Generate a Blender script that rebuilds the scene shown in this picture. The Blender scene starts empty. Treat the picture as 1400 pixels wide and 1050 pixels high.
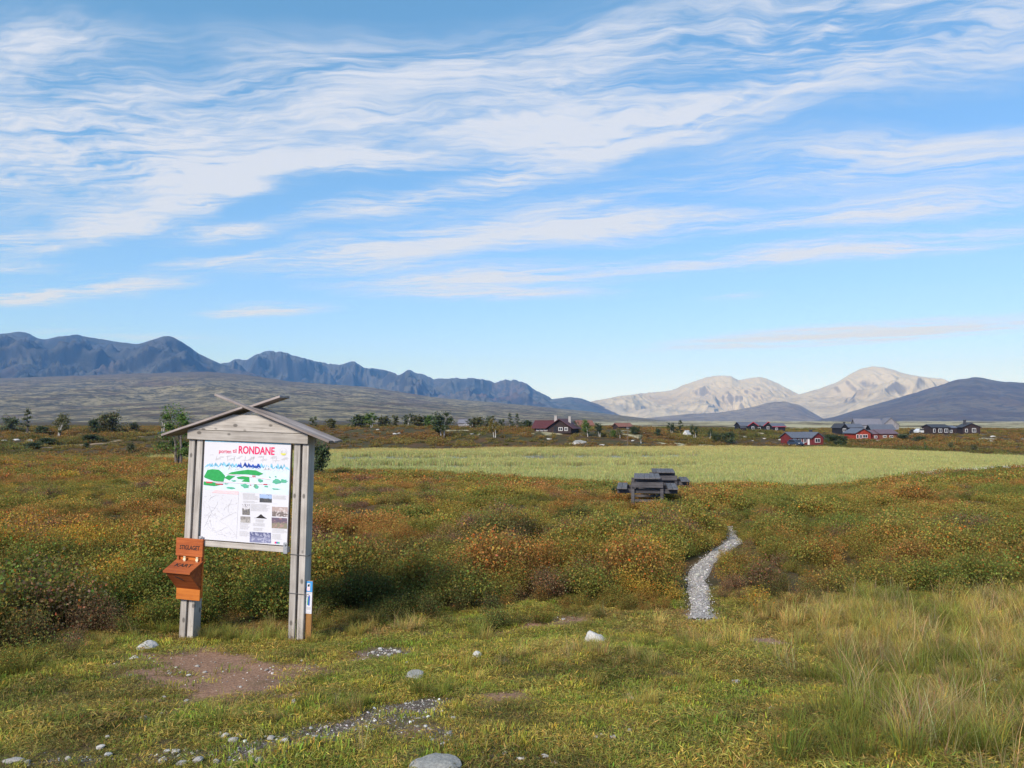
import bpy, bmesh, math, random
import numpy as np
from mathutils import Vector, Matrix, Euler

R = math.radians
SC = bpy.context.scene
COL = SC.collection
random.seed(7)

# ------------------------------------------------------------------ camera
F = 1078.0                      # focal length in pixels of a 1400 wide frame
HZ = 575.0                      # row of the horizon
EYE = 2.17                      # eye height above the foot of the notice board
PITCH = math.atan((HZ - 525.0) / F)
cam = bpy.data.cameras.new('camera')
cam.sensor_width = 36.0
cam.lens = 36.0 * F / 1400.0
cam.clip_start = 0.05
cam.clip_end = 60000.0
cam_ob = bpy.data.objects.new('camera', cam)
COL.objects.link(cam_ob)
cam_ob.location = (0, 0, EYE)
cam_ob.rotation_euler = (math.pi / 2 + PITCH, 0, 0)
SC.camera = cam_ob

SC.view_settings.view_transform = 'Standard'
SC.view_settings.look = 'None'
SC.view_settings.gamma = 1.0
SC.view_settings.exposure = 0.0
SC.view_settings.use_curve_mapping = False
SC.cycles.max_bounces = 6
SC.cycles.diffuse_bounces = 3
SC.cycles.glossy_bounces = 2
SC.cycles.transmission_bounces = 4
SC.cycles.volume_bounces = 0
SC.cycles.transparent_max_bounces = 8
SC.cycles.use_denoising = True


# ------------------------------------------------------------------ node helper
class NT:
    def __init__(self, tree):
        self.t = tree
        tree.nodes.clear()

    def n(self, typ, ins=None, **props):
        nd = self.t.nodes.new(typ)
        for k, v in props.items():
            setattr(nd, k, v)
        for k, v in (ins or {}).items():
            s = nd.inputs[k]
            if isinstance(v, bpy.types.NodeSocket):
                self.t.links.new(v, s)
            else:
                s.default_value = v
        return nd

    def m(self, op, a, b=0.0, c=None, clamp=False):
        nd = self.t.nodes.new('ShaderNodeMath')
        nd.operation = op
        nd.use_clamp = clamp
        for i, v in enumerate((a, b, c)):
            if v is None:
                continue
            if isinstance(v, bpy.types.NodeSocket):
                self.t.links.new(v, nd.inputs[i])
            else:
                nd.inputs[i].default_value = v
        return nd.outputs[0]

    def v(self, op, a, b=None, s=None):
        nd = self.t.nodes.new('ShaderNodeVectorMath')
        nd.operation = op
        for i, q in enumerate((a, b)):
            if q is None:
                continue
            if isinstance(q, bpy.types.NodeSocket):
                self.t.links.new(q, nd.inputs[i])
            else:
                nd.inputs[i].default_value = q
        if s is not None:
            if isinstance(s, bpy.types.NodeSocket):
                self.t.links.new(s, nd.inputs['Scale'])
            else:
                nd.inputs['Scale'].default_value = s
        return nd.outputs['Value'] if op in ('DOT_PRODUCT', 'LENGTH', 'DISTANCE') else nd.outputs[0]

    def mix(self, f, a, b, blend='MIX'):
        nd = self.t.nodes.new('ShaderNodeMix')
        nd.data_type = 'RGBA'
        nd.blend_type = blend
        for k, q in ((0, f), (6, a), (7, b)):
            if isinstance(q, bpy.types.NodeSocket):
                self.t.links.new(q, nd.inputs[k])
            else:
                if k and len(q) == 3:
                    q = (*q, 1)
                nd.inputs[k].default_value = q
        return nd.outputs[2]

    def noise(self, vec, scale, detail=4, rough=0.55, dist=0.0, out='Fac'):
        nd = self.n('ShaderNodeTexNoise', {'Scale': scale, 'Detail': detail, 'Roughness': rough, 'Distortion': dist})
        if vec is not None:
            self.t.links.new(vec, nd.inputs['Vector'])
        return nd.outputs[out]

    def ss(self, x, a, b, lo=0.0, hi=1.0):
        nd = self.n('ShaderNodeMapRange', {'Value': x, 'From Min': a, 'From Max': b, 'To Min': lo, 'To Max': hi},
                    interpolation_type='SMOOTHSTEP')
        return nd.outputs[0]

    def mapping(self, vec, loc=(0, 0, 0), rot=(0, 0, 0), scale=(1, 1, 1)):
        return self.n('ShaderNodeMapping', {'Vector': vec, 'Location': loc, 'Rotation': rot, 'Scale': scale}).outputs[0]


# ------------------------------------------------------------------ sky
SUN_EL = R(34)
SUN_AZ = R(214)                 # compass style, clockwise from +Y: behind and to the left
wd = bpy.data.worlds.new('World')
SC.world = wd
wd.use_nodes = True


def build_sky():
    T = NT(wd.node_tree)
    sky = T.n('ShaderNodeTexSky', sky_type='NISHITA', sun_disc=False, sun_elevation=SUN_EL,
              sun_rotation=SUN_AZ, altitude=900.0, air_density=1.0, dust_density=0.4, ozone_density=1.6)
    d = T.n('ShaderNodeTexCoord').outputs['Generated']
    sx = T.n('ShaderNodeSeparateXYZ', {0: d})
    dz = T.m('ADD', T.m('MAXIMUM', sx.outputs[2], 0.0), 0.015)
    p = T.v('DIVIDE', d, T.n('ShaderNodeCombineXYZ', {0: dz, 1: dz, 2: 1.0}).outputs[0])
    p = T.v('MULTIPLY', p, (1, 1, 0))               # a flat cloud layer one unit overhead
    w1 = T.v('SUBTRACT', T.noise(p, 1.3, 4.0, 0.6, out='Color'), (0.5, 0.5, 0.5))
    pw = T.v('ADD', p, T.v('MULTIPLY', w1, (0.5, 0.5, 0)))

    def plane(x, y):
        q = ((x - 700) / F, 1.0, max(575 - y, 8) / F)
        k = q[2] + 0.015 * math.sqrt(q[0] ** 2 + 1 + q[2] ** 2)
        return (q[0] / k, 1.0 / k, 0.0), k

    # cloud bands: a chain of way points, half width, strength
    bands = [
        ([(-200, 262), (150, 225), (430, 180)], 42, 1.0),
        ([(-180, 190), (330, 140)], 34, 0.75),
        ([(-150, 110), (300, 85)], 42, 0.75),
        ([(-80, 30), (160, 40)], 34, 0.6),
        ([(330, 110), (600, 90)], 30, 0.85),
        ([(-120, 345), (110, 316), (240, 280), (350, 225), (640, 216)], 13, 1.25),
        ([(330, 160), (560, 155)], 13, 0.7),
        ([(415, 292), (560, 268), (850, 192)], 13, 1.3),
        ([(230, 328), (400, 302)], 8, 0.9),
        ([(365, 367), (640, 322), (1000, 303), (1500, 268)], 17, 1.2),
        ([(480, 388), (860, 365), (1500, 312)], 15, 1.15),
        ([(470, 404), (850, 400)], 7, 1.0),
        ([(-60, 412), (60, 402), (240, 376)], 9, 1.3),
        ([(-60, 366), (60, 361)], 7, 0.7),
        ([(220, 361), (350, 352)], 6, 0.8),
        ([(300, 431), (440, 415)], 6, 1.1),
        ([(950, 474), (1450, 436)], 12, 1.35),
        ([(960, 408), (1050, 400)], 4, 0.6),
        ([(90, 455), (290, 464)], 8, 0.5),
        ([(560, 165), (1000, 110), (1500, 40)], 56, 1.0),
        ([(780, 35), (1500, 0)], 52, 1.0),
        ([(600, 195), (1060, 150)], 20, 0.8),
        ([(620, 300), (1060, 240), (1500, 215)], 32, 0.72),
        ([(880, 195), (1450, 190)], 20, 0.5),
        ([(260, 60), (900, 60)], 34, 0.5),
    ]
    total = 0.0
    for pts, hw, st in bands:
        for (a, b) in zip(pts[:-1], pts[1:]):
            A, ka = plane(*a)
            B, kb = plane(*b)
            dx, dy = B[0] - A[0], B[1] - A[1]
            ln = math.hypot(dx, dy)
            wpl = hw / F / (0.5 * (ka + kb)) ** 2
            mp = T.n('ShaderNodeMapping', {'Vector': pw, 'Location': ((A[0] + B[0]) / 2, (A[1] + B[1]) / 2, 0),
                                           'Rotation': (0, 0, math.atan2(dy, dx)),
                                           'Scale': (ln * 0.5 + wpl * 1.6, wpl * 1.8, 1)}, vector_type='TEXTURE')
            g = T.n('ShaderNodeTexGradient', {'Vector': mp.outputs[0]}, gradient_type='SPHERICAL')
            total = T.m('MULTIPLY_ADD', g.outputs[1], st * 1.5, total)
    # streaks go on over the rest of the sky, cover raised for neutral fill
    pr = T.mapping(pw, rot=(0, 0, R(24)))
    rest = T.noise(T.mapping(pr, scale=(0.28, 0.75, 1)), 1.0, 2, 0.5)
    away = T.ss(sx.outputs[1], 0.25, 0.7, 1.0, 0.0)
    rest = T.m('ADD', T.ss(rest, 0.34, 0.62, 0.0, 0.95), 0.06)
    total = T.m('ADD', total, T.m('MULTIPLY', rest, T.m('ADD', T.m('MULTIPLY', away, 0.95), 0.16)))
    # filaments combed by the wind
    f1 = T.noise(T.mapping(pr, scale=(0.7, 2.6, 1)), 1.0, 7, 0.66, 0.6)
    f2 = T.noise(T.mapping(pw, rot=(0, 0, R(44)), scale=(2.0, 22.0, 1)), 1.0, 5, 0.66, 0.15)
    rip = T.noise(T.mapping(pw, rot=(0, 0, R(-10)), scale=(9.0, 16.0, 1)), 1.0, 1.5, 0.6)
    fil = T.m('ADD', T.m('MULTIPLY', f1, 1.15), T.m('MULTIPLY', f2, 0.50))
    fil = T.m('ADD', fil, T.m('MULTIPLY', T.m('SUBTRACT', rip, 0.5), 0.22))
    dens = T.m('MULTIPLY', total, T.m('ADD', T.m('MULTIPLY', T.m('SUBTRACT', fil, 0.86), 3.6), 0.95))
    dens = T.ss(dens, 0.0, 1.85)
    dens = T.m('MULTIPLY', dens, T.ss(sx.outputs[2], 0.0, 0.06))
    sc = T.n('ShaderNodeSeparateColor', {0: sky.outputs[0]})
    ch = [T.m('MULTIPLY', T.m('POWER', sc.outputs[i], SKY_GAMMA[i]), SKY_TINT[i]) for i in range(3)]
    skyc = T.n('ShaderNodeCombineColor', {0: ch[0], 1: ch[1], 2: ch[2]}).outputs[0]
    col = T.mix(T.m('MULTIPLY', dens, 0.9), skyc, CLOUD_COL)
    bg = T.n('ShaderNodeBackground', {'Color': col, 'Strength': SKY_STRENGTH})
    T.n('ShaderNodeOutputWorld', {'Surface': bg.outputs[0]})


SKY_GAMMA = (0.84, 0.66, 0.88)     # a phone camera's deep, even blue
SKY_TINT = (1.18, 2.08, 2.05)
CLOUD_COL = (6.3, 6.7, 7.7)
SKY_STRENGTH = 0.12
build_sky()

# ------------------------------------------------------------------ sun
sl = bpy.data.lights.new('sun', 'SUN')
sl.energy = 4.9
sl.angle = R(14.0)
sl.color = (1.0, 0.90, 0.77)
sun_ob = bpy.data.objects.new('sun', sl)
COL.objects.link(sun_ob)
to_sun = Vector((math.sin(SUN_AZ) * math.cos(SUN_EL), math.cos(SUN_AZ) * math.cos(SUN_EL), math.sin(SUN_EL)))
sun_ob.rotation_euler = to_sun.to_track_quat('Z', 'Y').to_euler()
sun_ob.location = (-20, -20, 40)

# ------------------------------------------------------------------ numeric helpers
def hash2(ix, iy, seed):
    h = (ix.astype(np.int64) * 374761393 + iy.astype(np.int64) * 668265263 + seed * 1442695041) & 0xFFFFFFFF
    h = ((h ^ (h >> 13)) * 1274126177) & 0xFFFFFFFF
    h = (h ^ (h >> 16)) & 0xFFFFFFFF
    return h.astype(np.float64) / 4294967295.0


def vnoise(x, y, seed=0):
    x = np.asarray(x, float)
    y = np.asarray(y, float)
    ix = np.floor(x)
    iy = np.floor(y)
    fx = x - ix
    fy = y - iy
    ux = fx * fx * fx * (fx * (fx * 6 - 15) + 10)
    uy = fy * fy * fy * (fy * (fy * 6 - 15) + 10)
    a = hash2(ix, iy, seed)
    b = hash2(ix + 1, iy, seed)
    c = hash2(ix, iy + 1, seed)
    d = hash2(ix + 1, iy + 1, seed)
    return (a + (b - a) * ux) * (1 - uy) + (c + (d - c) * ux) * uy


def fbm(x, y, seed=0, oct=4, gain=0.5, ridged=False):
    s = 0.0
    amp = 1.0
    tot = 0.0
    for o in range(oct):
        n = vnoise(x * 2 ** o + 17.3 * o, y * 2 ** o - 9.1 * o, seed + o * 31)
        if ridged:
            n = 1 - np.abs(2 * n - 1)
            n = n * n
        s = s + n * amp
        tot += amp
        amp *= gain
    return s / tot


def sstep(a, b, x):
    t = np.clip((x - a) / (b - a), 0, 1)
    return t * t * (3 - 2 * t)


def ipt(x, pts):
    a = np.array(pts, float)
    return np.interp(x, a[:, 0], a[:, 1])


def ipts(x, pts):
    """softened interpolation"""
    return (ipt(x - 0.02, pts) + ipt(x, pts) * 2 + ipt(x + 0.02, pts)) / 4


# ------------------------------------------------------------------ lie of the land
MARSH_Z = -3.83
NEAR = [(-0.9, 125), (-0.47, 125), (-0.42, 118), (-0.33, 103), (-0.25, 92), (-0.13, 92), (0, 81), (0.14, 73.5), (0.24, 74),
        (0.37, 70), (0.43, 72), (0.50, 84), (0.58, 94), (0.66, 98), (0.9, 102)]
FAR = [(-0.9, 120), (-0.45, 122), (-0.36, 136), (-0.25, 150), (0.28, 172), (0.4, 164), (0.5, 145), (0.65, 124), (0.9, 112)]
SCRUB = [(-0.9, 5.0), (-0.65, 5.9), (-0.59, 6.5), (-0.545, 7.3), (-0.5, 8.2), (-0.4, 8.5), (-0.26, 8.4), (-0.15, 8.5), (-0.08, 8.2),
         (-0.04, 8.1), (0, 8.5), (0.06, 8.9), (0.12, 8.9), (0.21, 9.3), (0.28, 9.3), (0.37, 8.9), (0.46, 9.6), (0.56, 9.3), (0.9, 9.0)]


def ground_z(x, y):
    x = np.asarray(x, float)
    y = np.asarray(y, float)
    yy = np.maximum(y, 0.5)
    az = np.clip(x / np.maximum(yy, 3.0), -1.2, 1.2)
    near = ipts(az, NEAR)
    far = ipts(az, FAR)
    z0 = ipt(y, [(-30, 0.9), (0, 0.57), (3, 0.5), (4, 0.45), (5.5, 0.28), (8, 0.0), (12, -0.13), (17, -0.22), (23, -0.34)])
    t = np.clip((y - 23) / (near - 23), 0, 1)
    z1 = -0.34 + (MARSH_Z + 0.34) * (t ** 0.92)
    z = np.where(y < 23, z0, z1)
    # bank beyond the wet meadow
    crest = ipts(az, [(-1.2, 0.0), (-0.3, 0.1), (-0.1, 0.2), (0.12, -0.1), (0.24, -0.9), (0.34, -1.25), (0.5, -1.4), (1.2, -1.2)])
    b1 = ipts(az, [(-1.2, 205), (0.1, 210), (0.3, 250), (1.2, 262)])
    bank = MARSH_Z + (crest - MARSH_Z) * sstep(0, 1, (y - far) / (b1 - far))
    dip = crest - 0.9 * sstep(b1, b1 * 1.5, y) * np.where(az < 0.2, 1, 0.2)
    bank = np.where(y > b1, dip, bank)
    plain = -1.35 + 0.0 * y
    k = sstep(300, 520, y)
    bank = bank * (1 - k) + plain * k
    z = np.where(y > far, np.maximum(bank, MARSH_Z), z)
    # roughness grows away from the camera
    dd = np.sqrt(x * x + y * y)
    lump = (fbm(x * 1.1, y * 1.1, 3, 3) - 0.5) * 0.10 * sstep(2.5, 4.5, dd)
    lump = lump + (fbm(x * 0.35, y * 0.35, 11, 3) - 0.5) * 0.35 * sstep(9, 14, dd) * (1 - sstep(near - 14, near, y) * (1 - sstep(far, far + 12, y)))
    lump = lump + (fbm(x * 0.06, y * 0.06, 23, 4) - 0.5) * 1.1 * sstep(far + 3, far + 25, y) * (1 - 0.6 * sstep(260, 500, y))
    lump = lump + (fbm(x * 0.004, y * 0.004, 29, 4) - 0.5) * 2.2 * sstep(600, 1400, y)
    z = z + lump
    wet = sstep(near - 1, near + 2, y) * (1 - sstep(far - 3, far, y))
    z = z * (1 - wet) + (MARSH_Z - 0.05) * wet
    # hump of turf in front of the path
    z = z + 0.10 * np.exp(-(((x - 1.0) / 0.8) ** 2 + ((y - 6.9) / 0.55) ** 2))
    z = z - 0.07 * np.exp(-(((x + 3.4) / 0.5) ** 2 + ((y - 8.2) / 0.7) ** 2))
    # low knoll that carries the tables
    z = z + 0.20 * np.exp(-(((x - 4.6) / 2.4) ** 2 + ((y - 25.3) / 4.0) ** 2))
    # worn hollow before the board
    z = z - 0.03 * np.exp(-(((x + 2.6) / 0.7) ** 2 + ((y - 7.1) / 0.45) ** 2))
    return z


def gz(x, y):
    return float(ground_z(np.array([x]), np.array([y]))[0])


def ray(px, py):
    cx = (px - 700) / F
    cy = (525 - py) / F
    return np.array([cx, math.cos(PITCH) - cy * math.sin(PITCH), math.sin(PITCH) + cy * math.cos(PITCH)])


def on_ground(px, py, ymax=400.0):
    d = ray(px, py)
    ts = np.concatenate([np.linspace(2.5, 30, 1400), np.linspace(30.05, ymax, 2400)])
    P = d[None, :] * ts[:, None] + np.array([0, 0, EYE])
    below = P[:, 2] < ground_z(P[:, 0], P[:, 1])
    i = int(np.argmax(below)) if below.any() else len(ts) - 1
    return float(P[i, 0]), float(P[i, 1])


def at_depth(px, y):
    return (px - 700) / F * y


# ------------------------------------------------------------------ mesh helpers
def tag(o, label=None, cat=None, group=None, kind=None):
    if label:
        o['label'] = label
    if cat:
        o['category'] = cat
    if group:
        o['group'] = group
    if kind:
        o['kind'] = kind
    return o


def empty(name, loc=(0, 0, 0), rot=(0, 0, 0), scale=1.0):
    o = bpy.data.objects.new(name, None)
    o.empty_display_size = 0.2
    o.location = loc
    o.rotation_euler = rot
    o.scale = (scale,) * 3
    COL.objects.link(o)
    return o


def link(name, me, mat=None, parent=None):
    o = bpy.data.objects.new(name, me)
    if mat is not None and not me.materials:
        me.materials.append(mat)
    COL.objects.link(o)
    if parent is not None:
        o.parent = parent
    return o


def np_mesh(name, V, faces, smooth=False):
    """V (n,3); faces (m,k) with one k"""
    me = bpy.data.meshes.new(name)
    V = np.asarray(V, np.float32)
    faces = np.asarray(faces, np.int32)
    m, k = faces.shape
    me.vertices.add(len(V))
    me.vertices.foreach_set('co', V.ravel())
    me.loops.add(m * k)
    me.loops.foreach_set('vertex_index', faces.ravel())
    me.polygons.add(m)
    me.polygons.foreach_set('loop_start', np.arange(0, m * k, k, dtype=np.int32))
    me.polygons.foreach_set('loop_total', np.full(m, k, np.int32))
    if smooth:
        me.polygons.foreach_set('use_smooth', np.ones(m, bool))
    me.update(calc_edges=True)
    me.validate()
    return me


def fattr(me, name, arr):
    a = me.attributes.new(name, 'FLOAT', 'POINT')
    a.data.foreach_set('value', np.asarray(arr, np.float32))


def cattr(me, name, arr):
    a = me.attributes.new(name, 'FLOAT_COLOR', 'POINT')
    arr = np.asarray(arr, np.float32)
    if arr.shape[1] == 3:
        arr = np.concatenate([arr, np.ones((len(arr), 1), np.float32)], 1)
    a.data.foreach_set('color', arr.ravel())


def grid_faces(nu, nv):
    i = np.arange(nu - 1)[:, None] * nv + np.arange(nv - 1)[None, :]
    i = i.ravel()
    return np.stack([i, i + nv, i + nv + 1, i + 1], 1)


class MB:
    """collects boxes, prisms and tubes into one mesh"""

    def __init__(self):
        self.v = []
        self.f = []

    def poly(self, vs, fs):
        k = len(self.v)
        self.v += [tuple(map(float, p)) for p in vs]
        self.f += [tuple(k + i for i in f) for f in fs]
        return self

    def box(self, x0, x1, y0, y1, z0, z1, M=None):
        vs = [Vector(p) for p in ((x0, y0, z0), (x1, y0, z0), (x1, y1, z0), (x0, y1, z0), (x0, y0, z1), (x1, y0, z1), (x1, y1, z1), (x0, y1, z1))]
        if M is not None:
            vs = [M @ p for p in vs]
        return self.poly(vs, [(0, 3, 2, 1), (4, 5, 6, 7), (0, 1, 5, 4), (1, 2, 6, 5), (2, 3, 7, 6), (3, 0, 4, 7)])

    def prism(self, pts, y0, y1):
        """outline in x,z (counter clockwise seen from -y) extruded from y0 to y1"""
        n = len(pts)
        vs = [(p[0], y0, p[1]) for p in pts] + [(p[0], y1, p[1]) for p in pts]
        fs = [tuple(range(n)), tuple(range(2 * n - 1, n - 1, -1))]
        fs += [(i + n, (i + 1) % n + n, (i + 1) % n, i) for i in range(n)]
        return self.poly(vs, fs)

    def prism_x(self, pts, x0, x1):
        n = len(pts)
        vs = [(x0, p[0], p[1]) for p in pts] + [(x1, p[0], p[1]) for p in pts]
        fs = [tuple(range(n - 1, -1, -1)), tuple(range(n, 2 * n))]
        fs += [(i, (i + 1) % n, (i + 1) % n + n, i + n) for i in range(n)]
        return self.poly(vs, fs)

    def tube(self, pts, rads, n=6):
        pts = [Vector(p) for p in pts]
        k = len(self.v)
        for i, p in enumerate(pts):
            d = (pts[min(i + 1, len(pts) - 1)] - pts[max(i - 1, 0)]).normalized()
            a = d.orthogonal().normalized()
            b = d.cross(a)
            for j in range(n):
                t = 2 * math.pi * j / n
                q = p + (a * math.cos(t) + b * math.sin(t)) * rads[i]
                self.v.append(tuple(q))
        for i in range(len(pts) - 1):
            for j in range(n):
                self.f.append((k + i * n + j, k + i * n + (j + 1) % n, k + (i + 1) * n + (j + 1) % n, k + (i + 1) * n + j))
        self.f.append(tuple(k + j for j in range(n - 1, -1, -1)))
        self.f.append(tuple(k + (len(pts) - 1) * n + j for j in range(n)))
        return self

    def mesh(self, name, bevel=0.0):
        me = bpy.data.meshes.new(name)
        me.from_pydata(self.v, [], self.f)
        bm = bmesh.new()
        bm.from_mesh(me)
        bmesh.ops.recalc_face_normals(bm, faces=bm.faces)
        if bevel:
            bmesh.ops.bevel(bm, geom=list(bm.edges), offset=bevel, segments=1, affect='EDGES', clamp_overlap=True)
        bm.to_mesh(me)
        bm.free()
        return me

    def build(self, name, mat, parent=None, bevel=0.0):
        return link(name, self.mesh(name, bevel), mat, parent)


# ------------------------------------------------------------------ materials
MATS = {}


def new_mat(name):
    m = bpy.data.materials.new(name)
    m.use_nodes = True
    T = NT(m.node_tree)
    MATS[name] = m
    return m, T


def surf(T, col, rough=0.8, bump=None, bs=0.3, bd=0.02, spec=0.3, metal=0.0):
    ins = {'Base Color': col if isinstance(col, bpy.types.NodeSocket) else (*col, 1), 'Roughness': rough, 'Specular IOR Level': spec, 'Metallic': metal}
    b = T.n('ShaderNodeBsdfPrincipled', ins)
    if bump is not None:
        bn = T.n('ShaderNodeBump', {'Height': bump, 'Strength': bs, 'Distance': bd})
        T.t.links.new(bn.outputs[0], b.inputs['Normal'])
    T.n('ShaderNodeOutputMaterial', {'Surface': b.outputs[0]})
    return b


def plain(name, col, rough=0.7, var=0.12, scale=8.0, spec=0.3, metal=0.0):
    m, T = new_mat(name)
    tc = T.n('ShaderNodeTexCoord').outputs['Object']
    n = T.noise(tc, scale, 5, 0.6)
    lo = tuple(c * (1 - var) for c in col)
    hi = tuple(min(1, c * (1 + var)) for c in col)
    c = T.mix(T.ss(n, 0.3, 0.7), lo, hi)
    surf(T, c, rough, n, 0.15, 0.01, spec, metal)
    return m


def wood(name, light, dark, axis=2, scale=1.0, knots=True):
    m, T = new_mat(name)
    tc = T.n('ShaderNodeTexCoord').outputs['Object']
    inf = T.n('ShaderNodeObjectInfo').outputs['Random']
    off = T.n('ShaderNodeCombineXYZ', {0: T.m('MULTIPLY', inf, 37.0), 1: T.m('MULTIPLY', inf, 13.0), 2: T.m('MULTIPLY', inf, 71.0)}).outputs[0]
    tc = T.v('ADD', tc, off)
    sc = [34.0 * scale] * 3
    sc[axis] = 1.6 * scale
    g = T.noise(T.mapping(tc, scale=tuple(sc)), 1.0, 6, 0.65, 0.4)
    blot = T.noise(tc, 3.2 * scale, 4, 0.6)
    sc2 = [95.0 * scale] * 3
    sc2[axis] = 2.4 * scale
    crack = T.noise(T.mapping(tc, scale=tuple(sc2)), 1.0, 2, 0.5)
    f = T.m('ADD', T.m('MULTIPLY', g, 0.75), T.m('MULTIPLY', blot, 0.45))
    c = T.mix(T.ss(f, 0.42, 0.78), dark, light)
    c = T.mix(T.m('MULTIPLY', T.ss(crack, 0.66, 0.74), 0.65), c, tuple(q * 0.3 for q in dark))
    if knots:
        sk = [9.0 * scale] * 3
        sk[axis] = 5.5 * scale
        vo = T.n('ShaderNodeTexVoronoi', {'Vector': T.mapping(tc, scale=tuple(sk)), 'Scale': 1.0})
        kn = T.ss(vo.outputs['Distance'], 0.10, 0.19, 1.0, 0.0)
        c = T.mix(T.m('MULTIPLY', kn, 0.75), c, tuple(q * 0.25 for q in dark))
    tone = T.m('ADD', T.m('MULTIPLY', inf, 0.3), 0.82)
    c = T.mix(1.0, c, T.n('ShaderNodeCombineXYZ', {0: tone, 1: tone, 2: tone}).outputs[0], 'MULTIPLY')
    surf(T, c, 0.78, g, 0.35, 0.004, 0.25)
    return m


def inst_mat(name, rough=0.6, trans=0.35, var=0.5, spec=0.25):
    """leaf material: tint of the individual clump times a variation stored in the leaf"""
    m, T = new_mat(name)
    t = T.n('ShaderNodeAttribute', attribute_name='tint', attribute_type='INSTANCER').outputs['Color']
    lv = T.n('ShaderNodeAttribute', attribute_name='leafc', attribute_type='GEOMETRY').outputs['Color']
    c = T.mix(1.0, t, lv, 'MULTIPLY')
    dif = T.n('ShaderNodeBsdfPrincipled', {'Base Color': c, 'Roughness': rough, 'Specular IOR Level': spec})
    tr = T.n('ShaderNodeBsdfTranslucent', {'Color': c})
    mx = T.n('ShaderNodeMixShader', {0: trans, 1: dif.outputs[0], 2: tr.outputs[0]})
    T.n('ShaderNodeOutputMaterial', {'Surface': mx.outputs[0]})
    return m


def leaf_mat(name, col, trans=0.3):
    """leaves of a tree: fixed colour times the variation stored in each leaf"""
    m, T = new_mat(name)
    lv = T.n('ShaderNodeAttribute', attribute_name='leafc', attribute_type='GEOMETRY').outputs['Color']
    c = T.mix(1.0, (*col, 1), lv, 'MULTIPLY')
    dif = T.n('ShaderNodeBsdfPrincipled', {'Base Color': c, 'Roughness': 0.6, 'Specular IOR Level': 0.25})
    tr = T.n('ShaderNodeBsdfTranslucent', {'Color': c})
    mx = T.n('ShaderNodeMixShader', {0: trans, 1: dif.outputs[0], 2: tr.outputs[0]})
    T.n('ShaderNodeOutputMaterial', {'Surface': mx.outputs[0]})
    return m


# ------------------------------------------------------------------ the ground sheet
PATH_PX = [(960, 850), (956, 815), (952, 790), (962, 772), (984, 756), (1006, 741), (1001, 729), (988, 718)]
PATH = [on_ground(*p) for p in PATH_PX]
_pp = np.array(PATH)


def path_dist(x, y):
    best = np.full(np.shape(x), 1e9)
    for a, b in zip(_pp[:-1], _pp[1:]):
        d = b - a
        t = np.clip(((x - a[0]) * d[0] + (y - a[1]) * d[1]) / (d @ d), 0, 1)
        best = np.minimum(best, np.hypot(x - a[0] - t * d[0], y - a[1] - t * d[1]))
    return best


# worn patches: pixel centre, half size in pixels, lean (pixels down per pixel right), kind, strength
PATCHES = [
    (285, 917, 115, 30, 0.04, 'soil', 1.3), (175, 942, 60, 10, -0.1, 'soil', 0.6), (385, 905, 70, 10, -0.1, 'soil', 0.7),
    (190, 990, 50, 9, -0.25, 'soil', 0.9), (235, 975, 30, 8, -0.3, 'soil', 0.7),
    (760, 852, 60, 7, -0.1, 'soil', 1.1), (850, 850, 50, 8, -0.1, 'soil', 0.7), (700, 945, 36, 10, -0.25, 'soil', 0.9),
    (1040, 880, 45, 9, 0.12, 'soil', 1.1), (965, 845, 30, 8, 0.1, 'soil', 0.8), (780, 932, 25, 5, -0.2, 'soil', 0.5),
    (500, 897, 55, 11, -0.1, 'soil', 0.8), (430, 965, 40, 14, 0, 'soil', 0.5), (610, 870, 40, 8, 0, 'soil', 0.5),
    (470, 995, 90, 13, -0.22, 'gravel', 1.3), (560, 972, 45, 14, -0.2, 'gravel', 1.2), (370, 1020, 60, 12, -0.25, 'gravel', 1.2),
    (525, 892, 26, 8, -0.1, 'gravel', 0.9), (468, 892, 30, 6, -0.1, 'gravel', 0.7), (315, 1005, 30, 8, 0, 'gravel', 0.9),
    (250, 1035, 60, 9, -0.1, 'gravel', 1.0), (610, 1010, 26, 12, 0, 'gravel', 0.9), (100, 1043, 60, 8, -0.1, 'gravel', 1.0),
    (690, 1030, 50, 10, 0, 'gravel', 0.7), (860, 960, 22, 5, 0, 'gravel', 0.6), (1350, 1047, 45, 7, 0, 'gravel', 0.9),
    (400, 890, 22, 5, 0, 'gravel', 0.5), (150, 890, 22, 6, 0, 'soil', 1.0), (560, 1005, 40, 10, -0.2, 'soil', 0.6),
]
_pw = []
for (px, py, hx, hy, lean, kind, st) in PATCHES:
    c = np.array(on_ground(px, py))
    r = np.array(on_ground(px + hx, py + hx * lean)) - c
    u = np.array(on_ground(px, max(py - hy, 585))) - c
    _pw.append((c, np.linalg.inv(np.stack([r, u], 1)), kind, st))


def worn(x, y, kind):
    out = np.zeros(np.shape(x))
    for c, M, k, st in _pw:
        if k != kind:
            continue
        a = M[0, 0] * (x - c[0]) + M[0, 1] * (y - c[1])
        b = M[1, 0] * (x - c[0]) + M[1, 1] * (y - c[1])
        out = np.maximum(out, st * np.exp(-(a * a + b * b) * 0.5))
    n = fbm(x * 3.5, y * 3.5, 61, 4)
    return np.clip((out - 0.45 + (n - 0.5) * 1.1) * 2.4, 0, 1) * (out > 0.08)


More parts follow.
